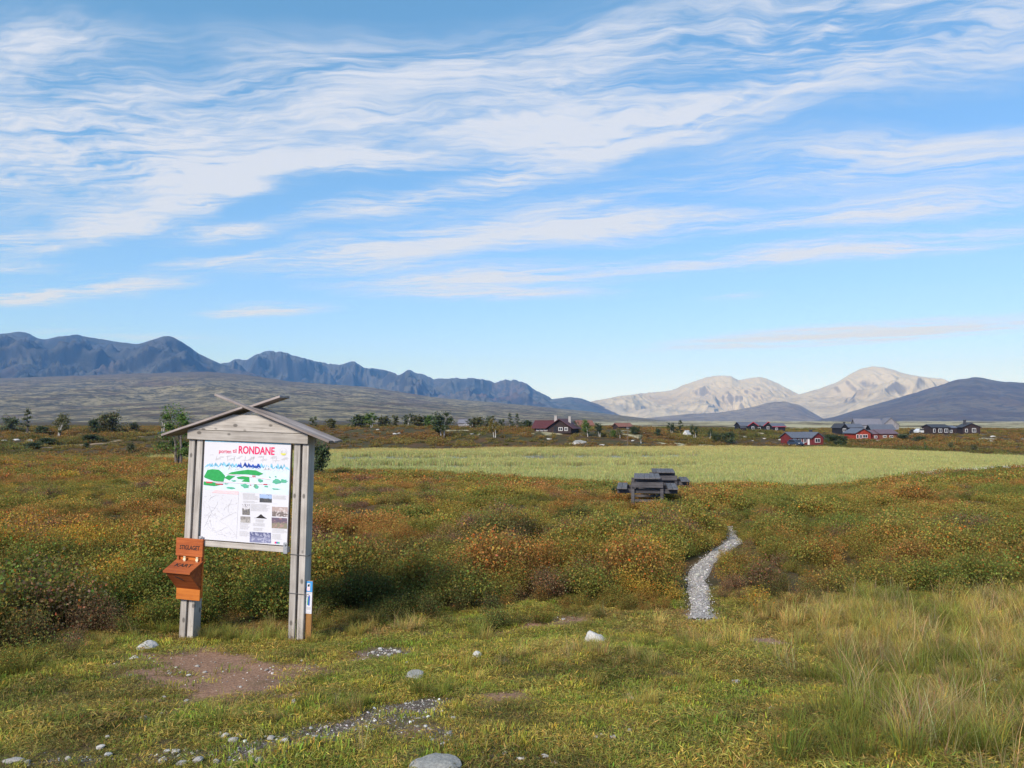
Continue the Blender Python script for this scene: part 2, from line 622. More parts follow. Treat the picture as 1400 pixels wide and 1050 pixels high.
def lichen_amount(x, y):
    """pale reindeer lichen on the drier ground"""
    az = x / np.maximum(y, 1)
    n = fbm(x * 0.13, y * 0.13, 71, 5)
    k = sstep(0.60, 0.70, n) * sstep(165, 185, y) * 0.8
    far = sstep(262, 330, y)
    n2 = fbm(x * 0.02, y * 0.02, 77, 5)
    return np.clip(k * (1 - far) * 0.85 + far * (0.30 + 0.7 * sstep(0.36, 0.56, n2)) * (0.35 + 0.65 * sstep(-0.02, 0.16, az)), 0, 1)


def build_ground():
    rings = [0.3]
    while rings[-1] < 13:
        rings.append(rings[-1] + 0.055)
    while rings[-1] < 70:
        rings.append(rings[-1] * 1.0085)
    while rings[-1] < 420:
        rings.append(rings[-1] * 1.011)
    while rings[-1] < 15000:
        rings.append(rings[-1] * 1.045)
    r = np.array(rings)
    ang = np.concatenate([np.arange(-180, -44, 4.0), np.arange(-44, 44.01, 0.2), np.arange(48, 180.1, 4.0)])
    A, Rr = np.meshgrid(np.radians(ang), r, indexing='ij')
    X = np.sin(A) * Rr
    Y = np.cos(A) * Rr - 0.5
    Z = ground_z(X, Y)
    V = np.stack([X.ravel(), Y.ravel(), Z.ravel()], 1)
    me = np_mesh('ground', V, grid_faces(len(ang), len(r))[:, ::-1], True)
    x, y = V[:, 0], V[:, 1]
    near = (np.abs(x) < 15) & (y < 14)
    soil = np.zeros(len(V))
    grav = np.zeros(len(V))
    soil[near] = worn(x[near], y[near], 'soil')
    grav[near] = worn(x[near], y[near], 'gravel')
    # a few bare tracks across the far bank and the turning place by the tables
    trk = np.zeros(len(V))
    for pts, wd_ in FAR_TRACKS:
        q = np.array([on_ground(*p) for p in pts])
        for a, b in zip(q[:-1], q[1:]):
            d = b - a
            t = np.clip(((x - a[0]) * d[0] + (y - a[1]) * d[1]) / (d @ d), 0, 1)
            trk = np.maximum(trk, np.exp(-(np.hypot(x - a[0] - t * d[0], y - a[1] - t * d[1]) / wd_) ** 2))
    fattr(me, 'soil', soil)
    fattr(me, 'gravel', grav)
    fattr(me, 'track', trk)
    fattr(me, 'lichen', lichen_amount(x, y))
    az = x / np.maximum(y, 3)
    nr, fr = ipts(az, NEAR), ipts(az, FAR)
    fattr(me, 'wet', sstep(nr - 2, nr + 2, y) * (1 - sstep(fr - 4, fr + 1, y)))
    sc = ipts(az, SCRUB)
    fattr(me, 'scrub', sstep(sc - 0.3, sc + 0.5, y))
    m, T = new_mat('ground')
    pos = T.n('ShaderNodeNewGeometry').outputs['Position']

    def at(nm):
        return T.n('ShaderNodeAttribute', attribute_name=nm).outputs['Fac']
    n1 = T.noise(pos, 2.2, 5, 0.6)
    n2 = T.noise(pos, 26.0, 5, 0.65)
    n3 = T.noise(pos, 0.05, 6, 0.6)
    n4 = T.noise(pos, 0.35, 6, 0.65)
    turf = T.mix(T.ss(n1, 0.35, 0.65), (0.085, 0.072, 0.026), (0.145, 0.105, 0.046))
    turf = T.mix(T.m('MULTIPLY', T.ss(n2, 0.45, 0.7), 0.6), turf, (0.05, 0.04, 0.022))
    under = T.mix(T.ss(n4, 0.38, 0.62), (0.050, 0.042, 0.018), (0.105, 0.060, 0.026))
    under = T.mix(T.ss(n3, 0.45, 0.6, 0, 0.55), under, (0.055, 0.062, 0.022))
    c = T.mix(at('scrub'), turf, under)
    lich = T.mix(T.ss(n4, 0.3, 0.7), (0.30, 0.275, 0.165), (0.44, 0.41, 0.27))
    ln = T.m('ADD', at('lichen'), T.m('MULTIPLY', T.m('SUBTRACT', n4, 0.5), 0.9))
    c = T.mix(T.ss(ln, 0.45, 0.7), c, lich)
    soilc = T.mix(T.ss(n2, 0.3, 0.7), (0.20, 0.110, 0.068), (0.34, 0.205, 0.135))
    c = T.mix(at('soil'), c, soilc)
    gv = T.n('ShaderNodeTexVoronoi', {'Vector': pos, 'Scale': 55.0})
    gcol = T.mix(T.ss(n2, 0.3, 0.7), (0.16, 0.135, 0.11), (0.30, 0.275, 0.245))
    gcol = T.mix(T.ss(gv.outputs['Distance'], 0.1, 0.6), gcol, (0.10, 0.075, 0.055))
    c = T.mix(at('gravel'), c, gcol)
    c = T.mix(at('wet'), c, (0.045, 0.045, 0.028))
    c = T.mix(T.ss(at('track'), 0.3, 0.7), c, (0.25, 0.19, 0.13))
    hgt = T.m('ADD', T.m('MULTIPLY', n2, 0.5), gv.outputs['Distance'])
    surf(T, c, 0.92, hgt, 0.5, 0.012, 0.15)
    o = link('ground', me, m)
    tag(o, kind='structure')


FAR_TRACKS = [([(60, 612), (100, 609), (150, 605), (180, 600), (215, 591)], 1.0),
              ([(920, 587), (960, 583)], 2.2), ([(945, 678), (985, 676)], 0.55)]
build_ground()


# gravel path: a low cambered strip laid on the ground
def build_path():
    pts = np.array(PATH)
    # resample
    seg = np.hypot(*np.diff(pts, axis=0).T)
    L = np.concatenate([[0], np.cumsum(seg)])
    t = np.arange(0, L[-1], 0.08)
    k = 0.25
    cx = sum(np.interp(np.clip(t + o, 0, L[-1]), L, pts[:, 0]) for o in (-k, -k / 2, 0, k / 2, k)) / 5
    cy = sum(np.interp(np.clip(t + o, 0, L[-1]), L, pts[:, 1]) for o in (-k, -k / 2, 0, k / 2, k)) / 5
    dx, dy = np.gradient(cx), np.gradient(cy)
    ln = np.hypot(dx, dy)
    nx, ny = dy / ln, -dx / ln
    w = np.interp(t, [0, 0.6, 2.5, 5, 8, 12], [0.18, 0.15, 0.17, 0.18, 0.14, 0.10]) * (0.8 + 0.4 * vnoise(t * 1.3, t * 0, 5))
    us = np.linspace(-1, 1, 9)
    U, I = np.meshgrid(us, np.arange(len(t)), indexing='ij')
    ed = 1 + 0.22 * (vnoise(t[I] * 3.0, np.sign(U) * 4 + 9, 8) - 0.5)
    X = cx[I] + nx[I] * U * w[I] * ed
    Y = cy[I] + ny[I] * U * w[I] * ed
    Z = ground_z(X, Y) + 0.022 - 0.035 * np.abs(U) ** 3 + 0.012 * (fbm(X * 9, Y * 9, 4, 3) - 0.5)
    me = np_mesh('path', np.stack([X.ravel(), Y.ravel(), Z.ravel()], 1), grid_faces(len(us), len(t)), True)
    m, T = new_mat('path_gravel')
    pos = T.n('ShaderNodeNewGeometry').outputs['Position']
    vo = T.n('ShaderNodeTexVoronoi', {'Vector': pos, 'Scale': 34.0})
    n = T.noise(pos, 5.0, 5, 0.6)
    n2 = T.noise(pos, 60.0, 3, 0.6)
    c = T.mix(T.ss(n2, 0.3, 0.7), (0.34, 0.315, 0.30), (0.54, 0.51, 0.48))
    c = T.mix(T.m('MULTIPLY', T.ss(vo.outputs['Distance'], 0.2, 0.7), 0.7), c, (0.12, 0.095, 0.075))
    c = T.mix(T.ss(n, 0.58, 0.72, 0, 0.7), c, (0.13, 0.10, 0.075))
    surf(T, c, 0.9, T.m('SUBTRACT', 1.0, vo.outputs['Distance']), 0.8, 0.015, 0.2)
    o = link('path', me, m)
    tag(o, kind='structure')


build_path()


# still water between the sedges
def build_water():
    az = np.linspace(-0.46, 0.95, 90)
    n, f = ipts(az, NEAR), ipts(az, FAR)
    k = np.linspace(0, 1, 10)
    A, K = np.meshgrid(np.arange(len(az)), k, indexing='ij')
    Y = (n[A] - 1.0) * (1 - K) + (f[A] - 0.5) * K
    X = az[A] * Y
    V = np.stack([X.ravel(), Y.ravel(), np.full(X.size, MARSH_Z)], 1)
    me = np_mesh('water', V, grid_faces(len(az), len(k))[:, ::-1])
    m, T = new_mat('water')
    pos = T.n('ShaderNodeNewGeometry').outputs['Position']
    w = T.noise(T.mapping(pos, scale=(1.0, 2.5, 1)), 1.2, 3, 0.5)
    surf(T, (0.025, 0.027, 0.02), 0.12, w, 0.08, 0.03, 0.5)
    o = link('water', me, m)
    tag(o, kind='structure')


build_water()

# ------------------------------------------------------------------ mountains
def rock_mat(name, heath_a, heath_b, scree, dark, red=(0.12, 0.075, 0.06), hscale=0.004, up=(200, 700), speck=0.85):
    m, T = new_mat(name)
    g = T.n('ShaderNodeNewGeometry')
    pos = g.outputs['Position']
    z = T.n('ShaderNodeSeparateXYZ', {0: pos}).outputs[2]
    nz = T.n('ShaderNodeSeparateXYZ', {0: g.outputs['Normal']}).outputs[2]
    n1 = T.noise(pos, hscale, 8, 0.68, 0.4)
    n2 = T.noise(pos, hscale * 5, 6, 0.72)
    n3 = T.noise(pos, hscale * 0.35, 4, 0.55)
    c = T.mix(T.ss(n1, 0.43, 0.57), heath_a, heath_b)
    c = T.mix(T.ss(n3, 0.5, 0.66, 0, 0.6), c, red)
    c = T.mix(T.ss(n2, 0.50, 0.58, 0, speck), c, dark)
    hi = T.ss(T.m('ADD', z, T.m('MULTIPLY', T.m('SUBTRACT', n1, 0.5), 260.0)), up[0], up[1])
    c = T.mix(hi, c, scree)
    steep = T.ss(T.m('ADD', nz, T.m('MULTIPLY', T.m('SUBTRACT', n2, 0.5), 0.25)), 0.62, 0.8, 1.0, 0.0)
    c = T.mix(T.m('MULTIPLY', steep, 0.75), c, dark)
    surf(T, c, 0.95, n2, 0.7, 14.0, 0.05)
    return m


def mountain(name, prof, d0, d1, mat, amp=0.10, feat=900.0, shape=1.25, nu=260, nv=90, seed=1, zfoot=-8.0, back=0.35, gully=True, micro=2.0):
    """prof: (pixel column, pixel row) of the sky line; the ridge stands at distance d1, the foot at d0"""
    p = np.array(prof, float)
    s = np.linspace(p[0, 0], p[-1, 0], nu)
    row = np.interp(s, p[:, 0], p[:, 1])
    ks = max(1, int(nu * 4.0 / (p[-1, 0] - p[0, 0])))
    ker = np.ones(2 * ks + 1) / (2 * ks + 1)
    row = np.convolve(np.pad(row, ks, mode='edge'), ker, 'valid')
    row = row + (fbm(s * 0.09, s * 0 + seed, seed, 4, 0.6) - 0.5) * micro * np.clip((HZ - row) / 30, 0, 1)
    az = (s - 700) / F
    H = (HZ - row) / F * d1 + EYE
    t = np.concatenate([np.linspace(0, 1, nv), 1 + np.linspace(0, 1, 16)[1:]])
    S, Tt = np.meshgrid(np.arange(nu), t, indexing='ij')
    D = np.where(Tt <= 1, d0 + (d1 - d0) * Tt, d1 + (d1 - d0) * back * (Tt - 1))
    X = az[S] * D
    Y = D
    tt = np.clip(Tt, 0, 1)
    g = tt ** shape
    g = np.where(Tt > 1, 1 - 0.9 * (Tt - 1) ** 1.2, g)
    rel = np.maximum(H[S] - zfoot, 1.0)
    Z = zfoot + rel * g
    win = np.sin(np.pi * np.clip(tt, 0, 1)) ** 0.8 * (Tt <= 1)
    wx = (fbm(X / feat * 0.7, Y / feat * 0.7, seed + 40, 3) - 0.5) * 1.2
    r1 = fbm(X / feat + wx, Y / feat * 0.55 + wx, seed + 5, 5, 0.5, True)
    r2 = fbm(X / feat * 3.3 + wx, Y / feat * 1.3, seed + 9, 4, 0.55, gully)
    Z = Z + win * rel * amp * ((r1 - 0.42) * 2.4 + (r2 - 0.42) * 0.7)
    # keep slopes below the sky line
    lim = EYE + (H[S] - EYE) * D / d1
    Z = np.where(Tt < 1, np.minimum(Z, lim - (1 - tt) * rel * 0.02 * (r2 + 0.3)), Z)
    V = np.stack([X.ravel(), Y.ravel(), Z.ravel()], 1)
    me = np_mesh(name, V, grid_faces(nu, len(t)), True)
    o = link(name, me, mat)
    tag(o, kind='structure')
    return o


M_FELL_SHADED = rock_mat('fell_cloud_shaded', (0.048, 0.054, 0.054), (0.092, 0.094, 0.084), (0.058, 0.062, 0.070), (0.020, 0.024, 0.030), hscale=0.0022, up=(350, 900))  # cloud shadow over the left range is put into the darker rock colour
M_FAR_SHADED = rock_mat('rock_far_cloud_shaded', (0.068, 0.072, 0.070), (0.100, 0.100, 0.090), (0.068, 0.072, 0.082), (0.026, 0.028, 0.036), hscale=0.0016, up=(300, 800))  # darkened likewise: cloud shade of the left range painted into the rock
M_PALE = rock_mat('rock_pale', (0.37, 0.335, 0.265), (0.47, 0.43, 0.345), (0.46, 0.43, 0.365), (0.13, 0.12, 0.12), red=(0.29, 0.25, 0.20), hscale=0.0012, up=(250, 700), speck=0.3)
M_HEATH_SHADED = rock_mat('heath_cloud_shaded', (0.090, 0.072, 0.064), (0.135, 0.118, 0.090), (0.100, 0.090, 0.080), (0.055, 0.050, 0.048), hscale=0.0025, up=(250, 700))  # cloud shadow on the front hill painted in as darker heath
M_CLOUD_SHADE = rock_mat('cloud_shade_hill', (0.17, 0.145, 0.125), (0.24, 0.21, 0.17), (0.21, 0.185, 0.16), (0.10, 0.09, 0.088), red=(0.18, 0.14, 0.12), hscale=0.0025, up=(150, 420))  # colour of a cloud shadow on the slopes, given to its own hill
M_SLOPE = rock_mat('lichen_slope', (0.105, 0.095, 0.062), (0.30, 0.265, 0.165), (0.115, 0.098, 0.080), (0.042, 0.042, 0.032), red=(0.125, 0.078, 0.060), hscale=0.010, up=(160, 330))

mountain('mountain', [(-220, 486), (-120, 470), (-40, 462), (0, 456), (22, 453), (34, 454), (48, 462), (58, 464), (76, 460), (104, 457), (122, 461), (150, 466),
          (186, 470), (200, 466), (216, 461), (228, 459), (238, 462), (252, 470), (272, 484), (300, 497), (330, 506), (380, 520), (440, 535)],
         5200, 9000, M_FELL_SHADED, amp=0.30, feat=1050, seed=3, shape=1.15)
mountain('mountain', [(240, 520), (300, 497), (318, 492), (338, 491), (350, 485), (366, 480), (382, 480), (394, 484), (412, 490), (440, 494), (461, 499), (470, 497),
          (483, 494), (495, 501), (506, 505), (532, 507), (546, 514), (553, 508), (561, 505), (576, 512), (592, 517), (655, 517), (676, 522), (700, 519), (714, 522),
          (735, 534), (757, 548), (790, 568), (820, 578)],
         7000, 11500, M_FAR_SHADED, amp=0.36, feat=1050, seed=8, shape=1.2, nu=420, micro=6.0)
mountain('hill', [(690, 565), (735, 552), (757, 545), (775, 543), (792, 544), (815, 552), (845, 565), (885, 577)], 8200, 10500, M_FAR_SHADED, amp=0.10, feat=1200, seed=12, nu=140, nv=50)
mountain('mountain', [(740, 570), (790, 556), (812, 548), (850, 541), (872, 538), (905, 535), (917, 534), (936, 526), (958, 518), (976, 514), (998, 514), (1004, 515),
          (1007, 520), (1020, 518), (1040, 515), (1060, 522), (1086, 536), (1120, 552), (1160, 570)],
         9000, 14000, M_PALE, amp=0.42, feat=2100, seed=21, shape=1.0, nu=420, nv=130)
mountain('mountain', [(960, 575), (1010, 562), (1050, 549), (1085, 541), (1122, 531), (1146, 522), (1160, 513), (1178, 504), (1195, 500), (1214, 503), (1240, 511),
          (1268, 516), (1290, 518), (1302, 523), (1330, 540), (1380, 562)],
         8000, 12500, M_PALE, amp=0.36, feat=1900, seed=33, shape=1.0, nu=420, nv=130)
mountain('hill', [(830, 577), (880, 572), (940, 566), (985, 564), (1020, 558), (1050, 551), (1072, 549), (1094, 554), (1112, 565), (1130, 575)], 6000, 7600, M_CLOUD_SHADE, amp=0.08,  # hill added where only a cloud shadow lies on the slopes
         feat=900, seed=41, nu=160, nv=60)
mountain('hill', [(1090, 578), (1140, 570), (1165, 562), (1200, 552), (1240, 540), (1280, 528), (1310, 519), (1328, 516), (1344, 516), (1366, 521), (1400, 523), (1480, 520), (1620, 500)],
         4200, 7000, M_HEATH_SHADED, amp=0.07, feat=1100, seed=47, nu=240)
mountain('hill', [(-260, 528), (-100, 522), (0, 517), (90, 514), (171, 511), (286, 508), (340, 513), (400, 522), (503, 529), (600, 544), (686, 551), (800, 562), (900, 574), (930, 577)],
         1500, 5200, M_SLOPE, amp=0.05, feat=650, seed=53, shape=1.15, nu=420, nv=200, gully=False, micro=1.0)


# ------------------------------------------------------------------ air
def build_haze():
    mb = MB().box(-16000, 16000, -300, 16200, -60, 1200)
    m = bpy.data.materials.new('haze')
    m.use_nodes = True
    T = NT(m.node_tree)
    v = T.n('ShaderNodeVolumePrincipled', {'Color': (0.165, 0.42, 1.0, 1), 'Absorption Color': (1, 1, 1, 1), 'Density': HAZE, 'Anisotropy': 0.0})
    T.n('ShaderNodeOutputMaterial', {'Volume': v.outputs[0]})
    o = mb.build('haze', m)
    tag(o, kind='stuff')


HAZE = 6.8e-5
build_haze()

# ------------------------------------------------------------------ plants made of leaves: prototypes and scattering
def leaf_cloud(rng, C, N, size, aspect=1.5, jit=0.35):
    """one small bent leaf (two triangles) at each centre C with facing N"""
    n = len(C)
    t = rng.normal(size=(n, 3))
    t -= N * (t * N).sum(1, keepdims=True)
    t /= np.linalg.norm(t, axis=1, keepdims=True) + 1e-9
    b = np.cross(N, t)
    s = size * (1 + jit * rng.uniform(-1, 1, n))[:, None]
    L = s * aspect * 0.5
    W = s * 0.5
    V = np.stack([C - t * L, C + b * W * 0.9 + N * W * 0.25, C + t * L, C - b * W * 0.9 + N * W * 0.25], 1).reshape(-1, 3)
    Fc = np.arange(n * 4).reshape(n, 4)
    return V, Fc


def blades(rng, n, spread, h0, h1, width, lean=0.5, curl=0.6):
    """arching grass blades: three cross sections each"""
    a = rng.uniform(0, 2 * np.pi, n)
    r = spread * np.sqrt(rng.uniform(0, 1, n))
    x, y = r * np.cos(a), r * np.sin(a)
    h = rng.uniform(h0, h1, n)
    da = a + rng.normal(0, 0.9, n)
    ln = lean * rng.uniform(0.15, 1.0, n) * h
    dx, dy = np.cos(da), np.sin(da)
    wv = np.stack([-dy, dx, 0 * dx], 1) * (width * 0.5 * rng.uniform(0.6, 1.3, n))[:, None]
    P0 = np.stack([x, y, np.full(n, -0.01)], 1)
    P1 = np.stack([x + dx * ln * 0.35, y + dy * ln * 0.35, h * 0.6], 1)
    P2 = np.stack([x + dx * ln * (0.7 + curl * 0.3), y + dy * ln * (0.7 + curl * 0.3), h * (1 - 0.25 * curl * rng.uniform(0, 1, n))], 1)
    V = np.stack([P0 - wv, P0 + wv, P1 + wv * 0.8, P1 - wv * 0.8, P2 + wv * 0.15, P2 - wv * 0.15], 1).reshape(-1, 3)
    i = np.arange(n)[:, None] * 6
    Fc = np.concatenate([i + np.array([[0, 1, 2, 3]]), i + np.array([[3, 2, 4, 5]])])
    return V, Fc


def proto(name, V, Fc, leafc, mat):
    me = np_mesh(name, V, Fc)
    cattr(me, 'leafc', leafc)
    me.materials.append(mat)
    return bpy.data.objects.new(name, me)


def scatter(name, protos, P, rot, scl, idx, tint):
    """one object of uncountable plants: points carrying turn, size, kind and tint"""
    n = len(P)
    c = bpy.data.collections.new(name + '_kinds')
    for o in protos:
        c.objects.link(o)
    me = bpy.data.meshes.new(name)
    me.vertices.add(n)
    me.vertices.foreach_set('co', np.asarray(P, np.float32).ravel())
    a = me.attributes.new('turn', 'FLOAT_VECTOR', 'POINT')
    a.data.foreach_set('vector', np.asarray(rot, np.float32).ravel())
    a = me.attributes.new('size', 'FLOAT_VECTOR', 'POINT')
    scl = np.asarray(scl, np.float32)
    if scl.ndim == 1:
        scl = np.repeat(scl[:, None], 3, 1)
    a.data.foreach_set('vector', scl.ravel())
    a = me.attributes.new('kind_index', 'INT', 'POINT')
    a.data.foreach_set('value', np.asarray(idx, np.int32))
    cattr(me, 'tint', tint)
    o = bpy.data.objects.new(name, me)
    COL.objects.link(o)
    g = bpy.data.node_groups.new(name + '_spread', 'GeometryNodeTree')
    g.interface.new_socket('Geometry', in_out='INPUT', socket_type='NodeSocketGeometry')
    g.interface.new_socket('Geometry', in_out='OUTPUT', socket_type='NodeSocketGeometry')
    T = NT(g)
    gi = T.n('NodeGroupInput')
    ci = T.n('GeometryNodeCollectionInfo', {'Collection': c, 'Separate Children': True, 'Reset Children': True})

    def na(nm, ty):
        return T.n('GeometryNodeInputNamedAttribute', {'Name': nm}, data_type=ty).outputs[0]
    ip = T.n('GeometryNodeInstanceOnPoints', {'Points': gi.outputs[0], 'Instance': ci.outputs[0], 'Pick Instance': True,
                                              'Instance Index': na('kind_index', 'INT'), 'Rotation': na('turn', 'FLOAT_VECTOR'),
                                              'Scale': na('size', 'FLOAT_VECTOR')})
    T.n('NodeGroupOutput', {0: ip.outputs[0]})
    md = o.modifiers.new('spread', 'NODES')
    md.node_group = g
    tag(o, kind='stuff')
    return o


def pal(names, w):
    """blend colours with weights (n,k)"""
    Cc = np.array(names)
    w = np.maximum(w, 1e-4)
    w = w / w.sum(1, keepdims=True)
    return w @ Cc


def band_points(rng, y0, y1, dens, sl=-0.78, sr=0.78):
    """random points between two distances, within the wedge the place is seen in"""
    pad = 3.5                                   # a few metres more on either side for a step sideways
    w1 = (sr - sl) * y1 + 2 * pad
    n = int(w1 * (y1 - y0) * dens)
    y = rng.uniform(y0, y1, n)
    w = (sr - sl) * y + 2 * pad
    keep = rng.uniform(0, 1, n) < w / w1
    y, w = y[keep], w[keep]
    x = sl * y - pad + rng.uniform(0, 1, len(y)) * w
    return x, y


M_SHRUB = inst_mat('dwarf_birch_leaf', 0.7, 0.38, spec=0.08)
M_GRASS = inst_mat('grass_blade', 0.65, 0.34, spec=0.08)
rng = np.random.default_rng(12)


def shrub_proto(name, rad, hgt, nleaf, size, seed):
    r = np.random.default_rng(seed)
    # twigs fan out from the root; leaves sit in sprays along the outer twig ends
    nt = max(10, nleaf // 11)
    a = r.uniform(0, 2 * np.pi, nt)
    q = np.sqrt(r.uniform(0, 1, nt))
    tip = np.stack([q * rad * np.cos(a), q * rad * np.sin(a), hgt * (0.62 + 0.38 * (1 - q ** 2)) * r.uniform(0.65, 1.12, nt)], 1)
    base = tip * np.array([0.25, 0.25, 0.0])
    k = r.integers(0, nt, nleaf)
    t = 0.30 + 0.72 * np.sqrt(r.uniform(0, 1, nleaf))
    Cc = base[k] + (tip[k] - base[k]) * t[:, None] + r.normal(0, 0.055 * rad / 0.22, (nleaf, 3)) * np.array([1, 1, 0.7])
    Cc[:, 2] = np.maximum(Cc[:, 2], 0.02)
    N = r.normal(size=(nleaf, 3)) * 0.8 + np.array([0, 0, 0.75])
    N /= np.linalg.norm(N, axis=1, keepdims=True)
    V, Fc = leaf_cloud(r, Cc, N, size, 1.25)
    lv = r.uniform(0.62, 1.35, (nleaf, 1)) * np.array([[1, 1, 1]]) * (1 + 0.22 * r.normal(size=(nleaf, 3)) * np.array([1, 0.6, 0.6]))
    red = r.uniform(0, 1, nleaf) < 0.045
    lv[red] *= np.array([1.7, 0.75, 0.6])
    lc = np.repeat(np.clip(lv, 0.2, 2.2), 4, 0)
    # bare twigs
    W = 0.0035 * size / 0.02
    side = np.cross(tip - base, r.normal(size=(nt, 3)))
    side /= np.linalg.norm(side, axis=1, keepdims=True)
    TV = np.stack([base - side * W, base + side * W, tip + side * W * 0.3, tip - side * W * 0.3], 1).reshape(-1, 3)
    TF = np.arange(nt * 4).reshape(nt, 4) + len(V)
    tl = np.repeat(r.uniform(0.35, 0.7, (nt, 1)) * np.array([[0.9, 0.85, 1.0]]), 4, 0)
    return proto(name, np.concatenate([V, TV]), np.concatenate([Fc, TF]), np.concatenate([lc, tl]), M_SHRUB)


RUST, OLIVE, GREEN, OCHRE, PLUM, DARK = (0.34, 0.185, 0.055), (0.265, 0.225, 0.050), (0.165, 0.190, 0.042), (0.48, 0.310, 0.052), (0.21, 0.115, 0.085), (0.065, 0.085, 0.028)


def scrub_tint(x, y, bid=None):
    a = fbm(x * 0.33, y * 0.20, 101, 4)
    b = fbm(x * 0.16, y * 0.10, 111, 4)
    c = fbm(x * 0.75, y * 0.55, 121, 3)
    d = fbm(x * 0.5, y * 0.4, 131, 3)
    az = x / np.maximum(y, 3)
    sc = ipts(az, SCRUB)
    edge = 1 - sstep(0.3, 2.6, y - sc)
    left = sstep(-0.25, -0.5, az) if False else np.clip((-0.2 - az) / 0.35, 0, 1)
    far = sstep(16, 34, y)
    right = np.clip((az - 0.22) / 0.3, 0, 1)
    w = np.stack([
        sstep(0.42, 0.62, a) * (1.0 + 0.7 * far) * (1 - 0.45 * edge),                       # rust
        0.55 + 0.5 * right + 0 * x,                                                            # olive
        sstep(0.47, 0.66, b) * 1.5 * (1 - 0.7 * left * sstep(9, 12, y)) + 0.25 + edge * 0.55 + 0.6 * right,                              # green
        sstep(0.5, 0.68, c) * 0.4 + (0.4 + sstep(0.45, 0.6, c)) * 1.6 * left * sstep(9.5, 12, y) * (1 - sstep(17, 22, y)),   # ochre
        sstep(0.60, 0.72, d) * 1.1,                                                         # plum, thin twiggy spots
        edge * 0.35 + sstep(0.62, 0.74, fbm(x * 0.6, y * 0.5, 141, 3)) * 0.7], 1)            # dark
    w = w ** 1.4 + 0.02
    cols = np.array([RUST, OLIVE, GREEN, OCHRE, PLUM, DARK])
    soft = pal(cols, w)
    if bid is None:
        return soft
    cw = np.cumsum(w / w.sum(1, keepdims=True), 1)
    hard = cols[np.minimum((bid[:, None] > cw).sum(1), 5)]
    return soft * 0.42 + hard * 0.58


def bushes(x, y, cell, seed):
    """which bush a point belongs to: jittered grid of bush centres; returns id noise, distance in cells"""
    ix, iy = np.floor(x / cell), np.floor(y / cell)
    best = np.full(len(x), 9.0)
    bid = np.zeros(len(x))
    bh = np.zeros(len(x))
    for dx in (-1, 0, 1):
        for dy in (-1, 0, 1):
            cx, cy = ix + dx, iy + dy
            sx = (cx + 0.15 + 0.7 * hash2(cx, cy, seed)) * cell
            sy = (cy + 0.15 + 0.7 * hash2(cx, cy, seed + 1)) * cell
            d = np.hypot(x - sx, y - sy) / cell
            m = d < best
            best = np.where(m, d, best)
            bid = np.where(m, hash2(cx, cy, seed + 2), bid)
            bh = np.where(m, hash2(cx, cy, seed + 3), bh)
    return bid, bh, best


def build_scrub():
    near = [shrub_proto('shrub_near_%d' % i, 0.20, 0.37, 640, 0.0150, 200 + i) for i in range(5)]
    mid = [shrub_proto('shrub_mid_%d' % i, 0.30, 0.34, 480, 0.027, 210 + i) for i in range(4)]
    far = [shrub_proto('shrub_outer_%d' % i, 0.55, 0.42, 300, 0.065, 220 + i) for i in range(3)]

    def place(name, protos, y0, y1, dens, s0, s1, cell):
        x, y = band_points(rng, y0, y1, dens)
        az = x / np.maximum(y, 3)
        sc = ipts(az, SCRUB)
        nr, fr = ipts(az, NEAR), ipts(az, FAR)
        jit = (fbm(x * 1.3, y * 1.3, 151, 3) - 0.5)
        into = y - (sc + jit * 1.0)
        pd = path_dist(x, y)
        pw_ = np.interp(y, [8.5, 11, 13, 16, 23], [0.27, 0.25, 0.27, 0.10, 0.04])
        keep = (into > 0) & (pd > pw_)
        keep &= ~((y > nr - 2.0 + (fbm(x * 0.12, y * 0.12, 411, 3) - 0.5) * 12) & (y < fr + 1))
        # clear of the tables and of the board's legs
        for (tx, ty, tr) in CLEAR:
            keep &= np.hypot(x - tx, y - ty) > tr
        # tall grass takes over on the right hand edge
        gr = sstep(0.3, 0.5, az) * (1 - sstep(9.6, 12.5, y))
        keep &= rng.uniform(0, 1, len(x)) > gr * 0.75
        # thin spots
        keep &= rng.uniform(0, 1, len(x)) > 0.55 * sstep(0.62, 0.72, fbm(x * 0.5, y * 0.4, 131, 3))
        x, y, into, pd = x[keep], y[keep], into[keep], pd[keep]
        if not len(x):
            return
        z = ground_z(x, y)
        s = rng.uniform(s0, s1, len(x)) * (0.35 + 1.35 * fbm(x * 0.7, y * 0.7, 161, 3))
        s *= 0.5 + 0.5 * sstep(0.0, 1.6, into)
        s *= 0.62 + 0.38 * sstep(0.25, 0.75, pd)
        s *= 1 - 0.30 * sstep(13, 18, y)
        rot = np.stack([rng.normal(0, 0.12, len(x)), rng.normal(0, 0.12, len(x)), rng.uniform(0, 6.28, len(x))], 1)
        bid, bh, bd = bushes(x, y, cell, 501)
        s *= 0.93 * (0.62 + 0.62 * bh) * (1.12 - 0.62 * np.clip(bd / 0.75, 0, 1) ** 2)
        ti = scrub_tint(x, y, bid) * rng.uniform(0.8, 1.2, (len(x), 1)) * (0.85 + 0.3 * bh)[:, None] * 1.10
        scatter(name, protos, np.stack([x, y, z - 0.02], 1), rot, s, rng.integers(0, len(protos), len(x)), ti)
    place('dwarf_birch_scrub', near, 5.0, 17.0, 22, 0.95, 1.55, 0.75)
    place('dwarf_birch_scrub', mid, 16.5, 42.0, 12, 0.9, 1.5, 1.2)
    place('dwarf_birch_scrub', far, 41, 130.0, 3.4, 0.8, 1.4, 2.6)


